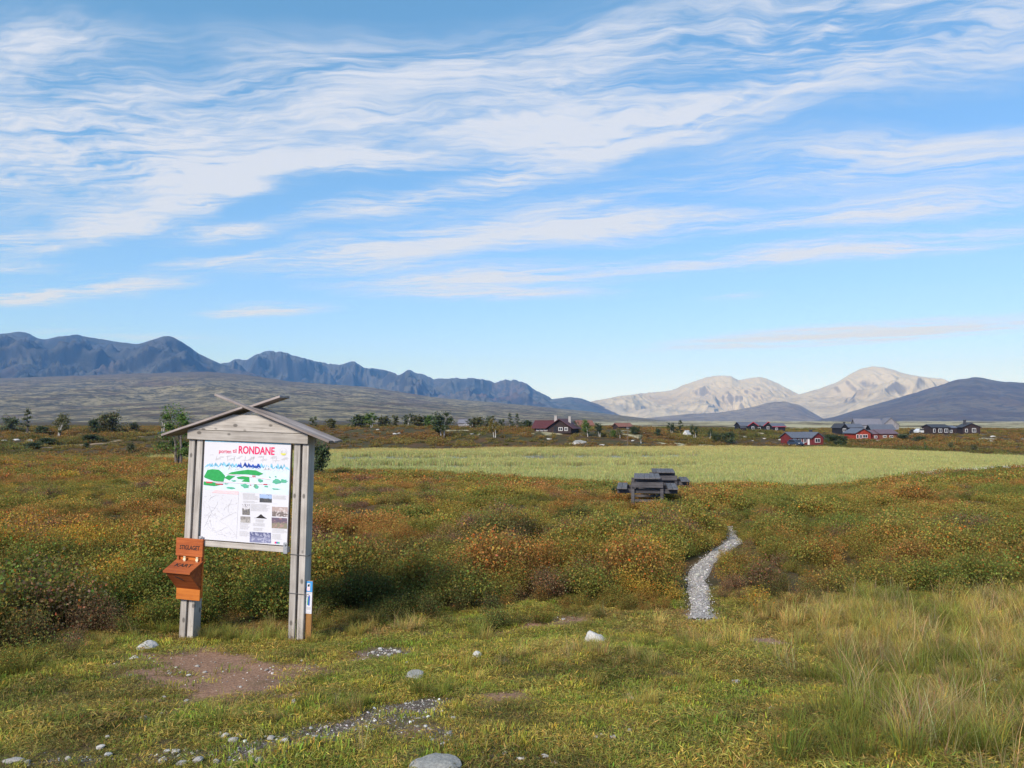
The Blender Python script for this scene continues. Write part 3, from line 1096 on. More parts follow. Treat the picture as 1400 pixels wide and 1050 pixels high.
def build_bank_scrub():
    """the low growth on the bank and the plain beyond the wet meadow"""
    big = [shrub_proto('shrub_bank_%d' % i, 1.0, 0.55, 260, 0.15, 230 + i) for i in range(3)]
    x, y = band_points(rng, 108, 330.0, 0.42)
    az = x / y
    fr = ipts(az, FAR)
    n = fbm(x * 0.05, y * 0.05, 171, 4)
    dist_b1 = y - fr
    keep = (dist_b1 > 1.5) & (rng.uniform(0, 1, len(x)) < 0.35 + 0.65 * sstep(0.42, 0.6, n))
    keep &= rng.uniform(0, 1, len(x)) > 0.85 * lichen_amount(x, y)
    for (tx, ty, tr) in CLEAR:
        keep &= np.hypot(x - tx, y - ty) > tr
    x, y, n = x[keep], y[keep], n[keep]
    z = ground_z(x, y)
    s = rng.uniform(0.5, 1.1, len(x)) * (0.6 + 0.9 * n)
    g = fbm(x * 0.07, y * 0.04, 181, 4)
    h = fbm(x * 0.11, y * 0.08, 191, 3)
    w = np.stack([sstep(0.40, 0.58, h) * 0.9, 0.8 + 0 * x, sstep(0.5, 0.64, g) * 1.3, 0.08 + 0 * x, sstep(0.58, 0.7, h) * 0.4, sstep(0.56, 0.68, g) * 1.0], 1) ** 1.3
    ti = pal([(0.31, 0.155, 0.05), (0.25, 0.205, 0.06), (0.165, 0.180, 0.05), OCHRE, PLUM, DARK], w) * rng.uniform(0.75, 1.2, (len(x), 1))
    rot = np.stack([0 * x, 0 * x, rng.uniform(0, 6.28, len(x))], 1)
    scatter('heath_on_the_bank', big, np.stack([x, y, z - 0.05], 1), rot, np.stack([s, s, s * rng.uniform(0.6, 1.1, len(x))], 1), rng.integers(0, 3, len(x)), ti)


def grass_proto(name, n, spread, h0, h1, w, lean, curl, seed, var=0.3):
    r = np.random.default_rng(seed)
    V, Fc = blades(r, n, spread, h0, h1, w, lean, curl)
    lv = r.uniform(1 - var, 1 + var, (n, 1)) * (1 + 0.15 * r.normal(size=(n, 3)))
    dry = r.uniform(0, 1, n) < 0.22
    lv[dry] *= np.array([1.5, 1.35, 1.25])
    lc = np.repeat(np.clip(lv, 0.2, 2.4), 6, 0)
    return proto(name, V, Fc, lc, M_GRASS)


def thatch_proto(name, seed):
    """flattened blades, moss and litter lying close to the soil"""
    r = np.random.default_rng(seed)
    n = 190
    a = r.uniform(0, 2 * np.pi, n)
    q = 0.14 * np.sqrt(r.uniform(0, 1, n))
    Cc = np.stack([q * np.cos(a), q * np.sin(a), r.uniform(0.001, 0.018, n) * (1 - (q / 0.16) ** 2)], 1)
    N = r.normal(size=(n, 3)) * 0.45 + np.array([0, 0, 1.0])
    N /= np.linalg.norm(N, axis=1, keepdims=True)
    V, Fc = leaf_cloud(r, Cc, N, 0.0042, 8.0)
    lv = r.uniform(0.55, 1.35, (n, 1)) * (1 + 0.15 * r.normal(size=(n, 3)))
    straw = r.uniform(0, 1, n) < 0.18
    lv[straw] *= np.array([1.7, 1.55, 1.5])
    return proto(name, V, Fc, np.repeat(np.clip(lv, 0.2, 2.4), 4, 0), M_GRASS)


def build_turf():
    short = [grass_proto('turf_%d' % i, 100, 0.12, 0.004, 0.017, 0.0046, 1.8, 1.0, 300 + i) for i in range(4)]
    short += [thatch_proto('turf_thatch_%d' % i, 345 + i) for i in range(3)]
    x, y = band_points(rng, 2.6, 12.0, 230, -0.82, 0.82)
    az = x / y
    sc = ipts(az, SCRUB)
    bare = np.clip(worn(x, y, 'soil') * 0.97 + worn(x, y, 'gravel') * 0.93, 0, 0.985)
    keep = (y < sc + 1.2) & (rng.uniform(0, 1, len(x)) > bare) & (path_dist(x, y) > 0.19)
    x, y = x[keep], y[keep]
    z = ground_z(x, y)
    a = fbm(x * 1.2, y * 1.6, 311, 4)
    b = fbm(x * 2.6, y * 3.2, 321, 4)
    c = fbm(x * 0.55, y * 0.7, 331, 3)
    w = np.stack([sstep(0.36, 0.6, a), sstep(0.46, 0.62, b) * 1.1, sstep(0.48, 0.64, c) * 1.0, sstep(0.5, 0.66, 1 - a) * 0.9], 1) + 0.08
    ti = pal([(0.215, 0.265, 0.040), (0.40, 0.345, 0.060), (0.36, 0.230, 0.085), (0.135, 0.155, 0.032)], w ** 2.4) * rng.uniform(0.7, 1.3, (len(x), 1))
    s = rng.uniform(0.7, 1.35, len(x)) * (0.55 + 0.95 * fbm(x * 1.7, y * 1.7, 341, 3))
    rot = np.stack([rng.normal(0, 0.1, len(x)), rng.normal(0, 0.1, len(x)), rng.uniform(0, 6.28, len(x))], 1)
    k = rng.integers(0, 4, len(x))
    th = rng.uniform(0, 1, len(x)) < 0.35 + 0.4 * sstep(0.45, 0.6, fbm(x * 1.1, y * 1.1, 343, 3))
    k = np.where(th, 4 + rng.integers(0, 3, len(x)), k)
    ti[th] = ti[th] * 0.6 + np.array([0.25, 0.165, 0.065]) * rng.uniform(0.3, 0.75, (th.sum(), 1))
    scatter('short_turf', short, np.stack([x, y, z], 1), rot, s, k, ti)

    # long grass: right hand meadow, round the hump, and odd tussocks
    tall = [grass_proto('tussock_%d' % i, 120, 0.10, 0.12, 0.34, 0.0042, 1.25, 1.0, 350 + i) for i in range(4)]
    wisp = [grass_proto('wisp_%d' % i, 26, 0.09, 0.25, 0.50, 0.0036, 1.1, 0.7, 360 + i) for i in range(3)]
    x, y = band_points(rng, 2.8, 11.5, 46, -0.82, 0.82)
    az = x / y
    sc = ipts(az, SCRUB)
    right = sstep(0.30, 0.46, az) * sstep(3.2, 4.6, y) * (1 - sstep(9.2, 11, y))
    hump = np.exp(-(((x - 1.1) / 0.9) ** 2 + ((y - 6.8) / 0.6) ** 2)) * 0.55
    hump2 = np.exp(-(((x - 2.05) / 0.35) ** 2 + ((y - 7.9) / 0.8) ** 2)) * 0.5
    edge = np.exp(-((y - sc + 0.1) / 0.35) ** 2) * 0.30
    leg = np.exp(-(((x + 2.6) / 0.9) ** 2 + ((y - 8.15) / 0.45) ** 2)) * 0.95
    pr = np.clip(right * 0.85 + hump + hump2 + edge + leg, 0, 1) * (0.45 + 0.8 * sstep(0.35, 0.62, fbm(x * 1.6, y * 1.6, 371, 3)))
    spots = np.zeros(len(x))
    for (px, py, rr, st) in TUFT_SPOTS:
        q = on_ground(px, py)
        spots = np.maximum(spots, st * np.exp(-(((x - q[0]) ** 2 + (y - q[1]) ** 2) / rr ** 2)))
    keep = (rng.uniform(0, 1, len(x)) < np.maximum(pr, spots)) & (path_dist(x, y) > 0.3) & (y < sc + 1.8)
    bare = np.clip(worn(x, y, 'soil') + worn(x, y, 'gravel'), 0, 1)
    keep &= rng.uniform(0, 1, len(x)) > bare * 0.9
    x, y = x[keep], y[keep]
    z = ground_z(x, y)
    lg = np.exp(-(((x + 2.6) / 0.9) ** 2 + ((y - 8.15) / 0.5) ** 2))
    a = fbm(x * 0.9, y * 1.1, 381, 4)
    b = fbm(x * 2.2, y * 2.2, 391, 3)
    w = np.stack([sstep(0.4, 0.62, a) + lg * 3, sstep(0.42, 0.62, 1 - a) * 1.2, sstep(0.5, 0.66, b) * 1.1], 1) + 0.1
    ti = pal([(0.185, 0.205, 0.040), (0.44, 0.355, 0.095), (0.47, 0.335, 0.145)], w ** 1.5) * rng.uniform(0.75, 1.2, (len(x), 1))
    hs = np.where(az[keep] > 0.25, 0.72, 0.5)
    s = rng.uniform(0.6, 1.15, len(x)) * hs
    rot = np.stack([rng.normal(0, 0.14, len(x)), rng.normal(0.0, 0.14, len(x)), rng.uniform(0, 6.28, len(x))], 1)
    k = rng.integers(0, 4, len(x))
    wi = rng.uniform(0, 1, len(x)) < np.where(az[keep] > 0.25, 0.24, 0.10)
    k = np.where(wi, 4 + rng.integers(0, 3, len(x)), k)
    ti[wi] = np.array([0.46, 0.36, 0.17]) * rng.uniform(0.7, 1.1, (wi.sum(), 1))
    scatter('long_grass', tall + wisp, np.stack([x, y, z], 1), rot, s, k, ti)


TUFT_SPOTS = [(480, 970, 0.16, 1.0), (500, 995, 0.12, 0.8), (590, 945, 0.16, 0.8), (380, 975, 0.16, 0.9), (300, 975, 0.14, 0.9), (490, 1035, 0.10, 1.0), (350, 985, 0.15, 0.6),
              (640, 940, 0.15, 0.7), (885, 965, 0.12, 0.7), (920, 950, 0.14, 0.7), (975, 940, 0.16, 0.9), (40, 1010, 0.14, 0.8), (20, 1020, 0.12, 0.8), (760, 890, 0.16, 0.6),
              (1130, 910, 0.2, 0.9), (1110, 850, 0.2, 0.9), (690, 905, 0.15, 0.6), (640, 865, 0.15, 0.7), (1000, 925, 0.15, 0.7), (830, 930, 0.18, 0.6)]


def build_sedge():
    sed = [grass_proto('sedge_%d' % i, 70, 0.8, 0.35, 0.62, 0.035, 0.5, 0.4, 400 + i, 0.25) for i in range(4)]
    x, y = band_points(rng, 66, 178, 3.0, -0.5, 0.9)
    az = x / y
    nr, fr = ipts(az, NEAR), ipts(az, FAR)
    j = (fbm(x * 0.12, y * 0.12, 411, 3) - 0.5) * 12
    keep = (y > nr - 1 + j) & (y < fr + 2 + j)
    # open water shows in two thin streaks
    u = (az + 0.25) / 0.5
    op = np.exp(-((y - (124 + 9 * u)) / 11.0) ** 2) + np.exp(-((y - (101 + 3 * u)) / 6.0) ** 2) * 0.9
    op = op * (az > -0.22) * (az < 0.24) * (0.5 + fbm(x * 0.2, y * 0.2, 421, 3))
    keep &= rng.uniform(0, 1, len(x)) > np.clip(op * 1.6, 0, 0.97)
    x, y, az = x[keep], y[keep], az[keep]
    fr = ipts(az, FAR)
    nr = ipts(az, NEAR)
    t = np.clip((y - nr) / (fr - nr), 0, 1)
    a = fbm(x * 0.06, y * 0.10, 431, 4)
    w = np.stack([(1 - t) * 0.5 + sstep(0.45, 0.6, a) * 0.6, 0.3 + t * 0.6 + 0.5 * np.clip(az / 0.4, 0, 1), sstep(0.75, 1.0, t) * 1.3 * (az < 0.4)], 1)
    ti = pal([(0.33, 0.37, 0.145), (0.45, 0.43, 0.165), (0.47, 0.37, 0.14)], w) * rng.uniform(0.85, 1.15, (len(x), 1))
    s = rng.uniform(0.8, 1.25, len(x)) * (0.8 + 0.4 * a)
    rot = np.stack([0 * x, 0 * x, rng.uniform(0, 6.28, len(x))], 1)
    scatter('sedge', sed, np.stack([x, y, np.full(len(x), MARSH_Z - 0.02)], 1), rot, s, rng.integers(0, 4, len(x)), ti)
    # cotton grass heads on the right hand corner and a few in the near meadow
    r = np.random.default_rng(5)
    nl = 16
    Cc = r.normal(0, 0.35, (nl, 3)) * np.array([1, 1, 0.25]) + np.array([0, 0, 0.5])
    N = r.normal(size=(nl, 3))
    N /= np.linalg.norm(N, axis=1, keepdims=True)
    V, Fc = leaf_cloud(r, Cc, N, 0.09, 1.0)
    cot = proto('cotton_heads', V, Fc, np.ones((nl * 4, 3)), M_GRASS)
    n = 330
    az = r.uniform(0.5, 0.72, n) ** 1.0
    y = ipts(az, NEAR) - np.abs(r.normal(3, 4.0, n))
    keep = r.uniform(0, 1, n) < (az - 0.42) * 3
    az, y = az[keep], y[keep]
    x = az * y
    z = ground_z(x, y)
    one = np.ones(len(x))
    scatter('cotton_grass', [cot], np.stack([x, y, z], 1), np.zeros((len(x), 3)), one * r.uniform(0.5, 1.0, len(x)), np.zeros(len(x)), np.full((len(x), 3), 0.85))


CLEAR = [(3.95, 23.3, 1.35), (5.3, 27.6, 1.35), (5.0, 23.5, 0.7)]

# ------------------------------------------------------------------ materials for built things
W_POST = wood('weathered_post', (0.47, 0.44, 0.40), (0.27, 0.245, 0.22), 2)
W_RAIL = wood('weathered_board', (0.49, 0.455, 0.41), (0.30, 0.27, 0.24), 0)
W_ROOF = wood('weathered_roof_board', (0.40, 0.35, 0.33), (0.20, 0.165, 0.15), 0, knots=False)
W_CORE = wood('dark_core', (0.16, 0.12, 0.10), (0.07, 0.055, 0.05), 2, knots=False)
W_TABLE = wood('table_wood', (0.15, 0.148, 0.155), (0.075, 0.074, 0.082), 1, knots=False)
W_TFRAME = wood('table_frame_wood', (0.11, 0.104, 0.110), (0.05, 0.048, 0.054), 0, knots=False)
W_BOX = wood('orange_stain', (0.47, 0.130, 0.036), (0.27, 0.064, 0.020), 0, knots=False)
W_BOX2 = wood('bright_orange_stain', (0.60, 0.195, 0.034), (0.40, 0.105, 0.018), 0, knots=True)
W_STAKE = wood('stake_wood', (0.42, 0.22, 0.075), (0.26, 0.125, 0.04), 2, knots=False)
P_WHITE = plain('poster_white', (0.64, 0.64, 0.685), 0.4, 0.03, 2.0)
P_INK = plain('ink_black', (0.025, 0.022, 0.022), 0.6, 0.1)
P_PINK = plain('print_magenta', (0.72, 0.028, 0.13), 0.45, 0.04)
P_GREEN = plain('print_green', (0.030, 0.33, 0.085), 0.45, 0.12, 40)
P_GREEN2 = plain('print_sea_green', (0.10, 0.42, 0.27), 0.45, 0.12, 40)
P_BLUE = plain('print_blue', (0.035, 0.10, 0.46), 0.45, 0.2, 60)
P_CYAN = plain('print_light_blue', (0.22, 0.50, 0.68), 0.45, 0.2, 60)
P_ICE = plain('print_ice', (0.60, 0.72, 0.79), 0.45, 0.06, 30)
P_RED = plain('print_red', (0.50, 0.06, 0.08), 0.45, 0.1)
P_ROSE = plain('print_rose', (0.80, 0.55, 0.58), 0.45, 0.05)
P_TEXT = plain('print_text_grey', (0.50, 0.49, 0.50), 0.5, 0.1)
P_LINE = plain('print_line_grey', (0.58, 0.57, 0.60), 0.5, 0.05)
P_YEL = plain('print_yellow', (0.62, 0.60, 0.10), 0.5, 0.05)
M_GALV = plain('galvanised', (0.42, 0.43, 0.45), 0.45, 0.15, 30, 0.5, 0.6)
M_BRASS = plain('pale_hinge', (0.70, 0.62, 0.42), 0.4, 0.1, 30, 0.5, 0.3)
M_WIRE = plain('dark_wire', (0.03, 0.03, 0.035), 0.5, 0.1)


def photo_mat(name, top, bottom, ink, scale):
    m, T = new_mat(name)
    tc = T.n('ShaderNodeTexCoord')
    g = T.n('ShaderNodeSeparateXYZ', {0: tc.outputs['Generated']})
    n = T.noise(tc.outputs['Object'], scale, 4, 0.65)
    edge = T.m('ADD', g.outputs[2], T.m('MULTIPLY', T.m('SUBTRACT', n, 0.5), 0.55))
    c = T.mix(T.ss(edge, 0.45, 0.6), bottom, top)
    c = T.mix(T.ss(T.noise(tc.outputs['Object'], scale * 1.7, 3, 0.6), 0.5, 0.62, 0, 0.8), c, ink)
    surf(T, c, 0.4)
    return m


PH = [photo_mat('photo_moor', (0.34, 0.46, 0.70), (0.07, 0.075, 0.085), (0.12, 0.11, 0.10), 14),
      photo_mat('photo_waterfall', (0.60, 0.59, 0.62), (0.20, 0.19, 0.17), (0.10, 0.09, 0.13), 45),
      photo_mat('photo_field', (0.30, 0.28, 0.27), (0.42, 0.40, 0.38), (0.16, 0.15, 0.14), 40),
      photo_mat('photo_farm', (0.42, 0.33, 0.31), (0.18, 0.15, 0.14), (0.66, 0.60, 0.60), 24),
      photo_mat('photo_group', (0.14, 0.11, 0.15), (0.24, 0.22, 0.16), (0.40, 0.24, 0.24), 30),
      photo_mat('photo_peaks', (0.12, 0.13, 0.24), (0.20, 0.21, 0.34), (0.48, 0.49, 0.62), 26)]


def text_mesh(name, body, size, mat, parent, loc, rot=(math.pi / 2, 0, 0), bold=0.0, width=None, depth=0.0006, shear=0.0):
    cu = bpy.data.curves.new(name, 'FONT')
    cu.body = body
    cu.size = size
    cu.offset = bold
    cu.extrude = depth
    cu.shear = shear
    cu.align_x = 'CENTER'
    cu.align_y = 'CENTER'
    cu.resolution_u = 3
    ob = bpy.data.objects.new(name, cu)
    COL.objects.link(ob)
    bpy.context.view_layer.update()
    dg = bpy.context.evaluated_depsgraph_get()
    me = bpy.data.meshes.new_from_object(ob.evaluated_get(dg))
    bpy.data.objects.remove(ob)
    if width:
        xs = [v.co.x for v in me.vertices]
        k = width / max(1e-6, max(xs) - min(xs))
        for v in me.vertices:
            v.co.x *= k
    me.name = name
    me.materials.clear()
    o = link(name, me, mat, parent)
    o.location = loc
    o.rotation_euler = rot
    return o


# ------------------------------------------------------------------ the notice board
SIGN_YAW = R(-14)
SIGN_X, SIGN_Y = -2.735, 8.02
SIGN_Z = gz(SIGN_X, SIGN_Y) + 0.015


def build_board():
    S = empty('notice_board', (SIGN_X, SIGN_Y, SIGN_Z), (0, R(1.75), SIGN_YAW))
    tag(S, 'roofed wooden notice board with a large poster map, standing by the heath edge', 'notice board')
    rnd = random.Random(4)
    # two posts of three planks each
    for cx in (-0.60, 0.60):
        sp = 0.02 * (1 if cx > 0 else -1)
        for a, b in ((-0.080, -0.012), (0.014, 0.082)):
            mb = MB()
            z0, z1 = -0.22, 2.06
            vs = []
            for z, k in ((z0, sp), (z1, 0.0)):
                vs += [(cx + a + k, 0.0, z), (cx + b + k, 0.0, z), (cx + b + k, 0.125, z), (cx + a + k, 0.125, z)]
            mb.poly(vs, [(0, 3, 2, 1), (4, 5, 6, 7), (0, 1, 5, 4), (1, 2, 6, 5), (2, 3, 7, 6), (3, 0, 4, 7)])
            mb.build('post_plank', W_POST, S, 0.003)
        mb = MB()
        vs = []
        for z, k in ((-0.1, sp), (2.02, 0.0)):
            vs += [(cx - 0.011 + k, 0.035, z), (cx + 0.013 + k, 0.035, z), (cx + 0.013 + k, 0.115, z), (cx - 0.011 + k, 0.115, z)]
        mb.poly(vs, [(0, 3, 2, 1), (4, 5, 6, 7), (0, 1, 5, 4), (1, 2, 6, 5), (2, 3, 7, 6), (3, 0, 4, 7)])
        mb.build('post_core', W_CORE, S)
    # gable: a long lower board and a tapering upper one, front and back
    for y0 in (-0.030, 0.127):
        MB().prism([(-0.685, 1.965), (0.685, 1.965), (0.685, 2.062), (-0.685, 2.062)], y0, y0 + 0.028).build('gable_board', W_RAIL, S, 0.003)
        MB().prism([(-0.675, 2.066), (0.675, 2.066), (0.16, 2.232), (-0.16, 2.232)], y0 + 0.002, y0 + 0.029).build('gable_board', W_RAIL, S, 0.003)
    # roof: two crossing slopes, the boards laced where they meet
    sl = math.atan(0.335)
    ridge = 2.315
    strips = [(-0.090, 0.000), (0.004, 0.100), (0.104, 0.200)]
    for side in (-1, 1):
        for i, (y0, y1) in enumerate(strips):
            # the front board of the right slope and the rear boards of the left slope run past the crossing
            past = 0.36 if (side > 0) == (i == 0) else -0.018
            low = 1.0 + (0.012 if i == 1 else 0.0)
            mb = MB().box(-past, low, y0, y1, -0.011, 0.011)
            o = mb.build('roof_board', W_ROOF, S, 0.002)
            # local x runs down the slope
            if side > 0:
                o.rotation_euler = (0, sl, 0)
            else:
                o.rotation_euler = (0, math.pi - sl, 0)
            o.location = (-0.005, 0, ridge)
    # the left slope is turned over, so mirror nothing else: its boards keep their order front to back
    # poster panel
    MB().box(-0.498, 0.498, -0.004, 0.018, 0.945, 1.955).build('panel', W_CORE, S)
    pn = MB().box(-0.490, 0.490, -0.0075, -0.0035, 0.952, 1.948).build('poster', P_WHITE, S)

    def uv(U, Vv, lift=0.0):
        return (-0.49 + 0.98 * U, -0.0085 - lift, 0.952 + 0.996 * Vv)

    def zc(x, y):            # coordinates read off an enlargement of the poster
        return ((x - 105 + (y - 88) * 0.052) / 783.0, 1 - (y - 92 - (x - 105) * 0.02) / 868.0)

    def flat(name, polys, mat, lift=0.0):
        mb = MB()
        for pl in polys:
            pts = [uv(*zc(*p), lift) for p in pl]
            n = len(pts)
            back = [(p[0], p[1] + 0.0006, p[2]) for p in pts]
            mb.poly(pts + back, [tuple(range(n)), tuple(range(2 * n - 1, n - 1, -1))] + [(i, (i + 1) % n, (i + 1) % n + n, i + n) for i in range(n)])
        return tag(mb.build(name, mat, pn), kind='stuff' if len(polys) > 1 else None)

    def rect(x0, y0, x1, y1):
        return [(x0, y0), (x0, y1), (x1, y1), (x1, y0)]

    def blob(x0, y0, x1, y1, n=18, seed=1, rag=0.2):
        r = random.Random(seed)
        cx, cy, rx, ry = (x0 + x1) / 2, (y0 + y1) / 2, (x1 - x0) / 2, (y1 - y0) / 2
        return [(cx + rx * math.cos(-t) * k, cy + ry * math.sin(-t) * k) for t, k in
                ((2 * math.pi * i / n, 1 - rag * r.random()) for i in range(n))]

    u0 = uv(*zc(578, 165))
    text_mesh('title_lettering', 'RONDANE', 0.095, P_PINK, pn, (u0[0], -0.0092, u0[2]), bold=0.0022, width=0.405)
    for v in pn.children[-1].data.vertices:
        v.co.y *= 1.12
    u0 = uv(*zc(293, 177))
    text_mesh('title_lettering', 'porten', 0.056, P_PINK, pn, (u0[0], -0.0092, u0[2]), bold=0.0003, width=0.138)
    u0 = uv(*zc(381, 174))
    text_mesh('title_lettering', 'til', 0.056, P_PINK, pn, (u0[0], -0.0092, u0[2] + 0.002), bold=0.0003, width=0.042)
    flat('printed_strip', [[(108, 84), (108, 93), (888, 104), (888, 95)]], P_CYAN)
    # round emblem
    ring = [(820 + 33 * math.cos(-t), 168 + 36 * math.sin(-t)) for t in np.linspace(0, 2 * math.pi, 24, endpoint=False)]
    flat('emblem', [ring], P_LINE)
    flat('emblem', [[(820 + 29 * math.cos(-t), 168 + 32 * math.sin(-t)) for t in np.linspace(0, 2 * math.pi, 24, endpoint=False)]], P_WHITE, 0.0008)
    flat('emblem', [[(820 + 27 * math.cos(-t), 170 + 29 * math.sin(-t)) for t in np.linspace(math.pi * 1.12, math.pi * 1.88, 12)]], P_YEL, 0.0016)
    flat('emblem', [rect(800, 160, 806, 180), rect(810, 155, 815, 178), rect(820, 158, 832, 162), rect(822, 172, 834, 176), rect(838, 158, 843, 176)], P_TEXT, 0.0016)
    # panorama
    flat('panorama_sky', [[(105, 300), (95, 520), (862, 540), (872, 300)]], P_ICE)
    r = random.Random(9)

    def peaks(x0, x1, base, top, n, seed):
        q = random.Random(seed)
        out = []
        for i in range(n):
            cx = x0 + (x1 - x0) * (i + q.random()) / n
            w = q.uniform(16, 44)
            h = q.uniform(0.5, 1.0) * (base - top)
            out.append([(cx, base - h), (cx - w * 0.8, base - h * q.uniform(0, 0.3)), (cx - w * 0.1, base - h * 0.45), (cx + w * 0.9, base - h * q.uniform(0, 0.2))])
        return out
    flat('panorama_peaks', peaks(110, 420, 325, 262, 13, 2) + peaks(610, 860, 330, 265, 12, 5), P_CYAN, 0.0008)
    flat('panorama_snow', peaks(130, 860, 345, 290, 18, 7), P_WHITE, 0.0016)
    flat('panorama_peaks', peaks(415, 612, 325, 262, 10, 3), P_BLUE, 0.0024)
    flat('panorama_hills', [[(97, 405), (130, 345), (175, 337), (235, 340), (262, 360), (292, 392), (275, 445), (190, 442), (105, 415)],
                            [(310, 378), (350, 358), (430, 343), (500, 332), (575, 336), (640, 362), (600, 380), (480, 372)],
                            [(285, 410), (320, 385), (385, 392), (355, 410), (330, 430)],
                            [(395, 400), (450, 392), (512, 392), (515, 440), (440, 436), (470, 418), (410, 414)],
                            [(95, 447), (180, 452), (262, 470), (190, 486), (92, 478)]], P_GREEN, 0.0032)
    flat('panorama_woods', [blob(580, 408, 640, 442, 12, 4, 0.5), blob(705, 402, 815, 455, 14, 6, 0.5), blob(775, 402, 865, 440, 14, 8, 0.5), blob(345, 425, 400, 442, 10, 9, 0.5),
                            blob(420, 450, 530, 496, 14, 11, 0.6), blob(545, 455, 605, 502, 12, 12, 0.5), blob(300, 485, 390, 508, 12, 13, 0.4), blob(700, 483, 800, 500, 12, 14, 0.6),
                            blob(270, 455, 330, 470, 10, 15, 0.6), blob(640, 465, 690, 480, 10, 16, 0.6), blob(740, 378, 760, 392, 8, 17, 0.3), blob(690, 385, 705, 398, 8, 18, 0.3)], P_GREEN2, 0.0032)
    flat('panorama_roads', [[(300, 372), (300, 376), (700, 412), (700, 407)], [(95, 444), (95, 448), (700, 458), (700, 454)]], P_ROSE, 0.004)
    flat('panorama_houses', [rect(118, 449, 175, 461), rect(205, 461, 272, 472), rect(540, 382, 570, 390), rect(640, 450, 675, 459), rect(520, 462, 530, 470), rect(560, 470, 568, 476)], P_RED, 0.0048)
    # names over the peaks
    lines = []
    for i in range(34):
        x = 150 + (i * 97) % 690
        y = 208 + (i * 13) % 42
        lines.append(rect(x, y, x + r.uniform(24, 55), y + 3))
    for x in (217, 312, 372, 385, 478, 530, 556, 640, 722, 760):
        dx = r.uniform(-16, 6)
        lines.append([(x, 215), (x + dx, 262), (x + dx + 2, 262), (x + 2, 215)])
    flat('printed_names', lines, P_TEXT, 0.0008)
    # map with thin roads
    flat('map_heading', [[(205, 520), (165, 545), (412, 552), (414, 522)]], P_ROSE, 0.0008)
    ml = []
    for k in range(24):
        x, y = r.uniform(90, 400), r.uniform(560, 930)
        a = r.uniform(0, 6.28)
        for j in range(6):
            a += r.uniform(-0.6, 0.6)
            x2, y2 = x + 28 * math.cos(a), y + 28 * math.sin(a)
            if not (78 < x2 < 405 and 555 < y2 < 938):
                break
            nx, ny = -math.sin(a) * 1.1, math.cos(a) * 1.1
            ml.append([(x + nx, y + ny), (x - nx, y - ny), (x2 - nx, y2 - ny), (x2 + nx, y2 + ny)])
            x, y = x2, y2
    for k in range(90):
        x, y = r.uniform(85, 395), r.uniform(560, 930)
        ml.append(rect(x, y, x + r.uniform(6, 16), y + 2.5))
    ml.append([(412, 552), (390, 940), (392, 940), (414, 552)])
    flat('map_lines', ml, P_LINE, 0.0008)
    # photographs
    for i, (x0, y0, x1, y1) in enumerate(((604, 541, 713, 612), (447, 631, 515, 727), (430, 741, 518, 795), (714, 645, 853, 729), (710, 739, 847, 831), (512, 872, 702, 962))):
        flat('printed_photo', [rect(x0, y0, x1, y1)], PH[i], 0.0008)
    flat('printed_silhouette', [[(548, 750), (570, 748), (590, 735), (615, 714), (640, 735), (670, 752)]], P_INK, 0.0008)
    tl = []

    def para(x0, y0, x1, y1, step=7.0):
        y = y0
        while y < y1:
            tl.append(rect(x0, y, x1 - r.uniform(0, (x1 - x0) * 0.25), y + 2.6))
            y += step
    for q in ((452, 540, 595, 595), (722, 548, 850, 582), (452, 605, 590, 622), (725, 618, 765, 624), (522, 630, 702, 690), (565, 762, 650, 785), (540, 795, 665, 822), (425, 800, 512, 850),
              (545, 835, 640, 858), (420, 868, 508, 915), (712, 838, 845, 870), (712, 880, 800, 925)):
        para(*q)
    flat('printed_text', tl, P_TEXT, 0.0008)
    flat('printed_logo', [rect(735, 946, 748, 962)], P_PINK, 0.0008)
    flat('printed_logo', [rect(750, 946, 760, 962)], P_BLUE, 0.0008)
    flat('printed_logo', [rect(762, 946, 778, 962)], P_GREEN2, 0.0008)
    # rail and brackets under the poster
    MB().box(-0.512, 0.512, -0.022, 0.020, 0.885, 0.940).build('lower_rail', W_RAIL, S, 0.003)
    for x in (-0.495, 0.465):
        b = MB().box(x, x + 0.045, -0.034, -0.024, 0.875, 0.985)
        b.tube([(x + 0.022, -0.045, 0.965), (x + 0.022, -0.024, 0.965)], [0.012, 0.012], 8)
        b.build('bracket', M_GALV, S, 0.002)
    # wires lashed round the right post
    for z in (0.87, 0.49):
        x0, x1, y0, y1 = 0.525, 0.725, -0.006, 0.131
        MB().tube([(x0, y0, z), (x1, y0, z - 0.004), (x1, y1, z + 0.004), (x0, y1, z), (x0, y0, z)], [0.0035] * 5, 5).build('lashing_wire', M_WIRE, S)
    return S


BOARD = build_board()


def board_point(u, v, w):
    M = Matrix.Translation(BOARD.location) @ BOARD.rotation_euler.to_matrix().to_4x4()
    return M @ Vector((u, v, w))


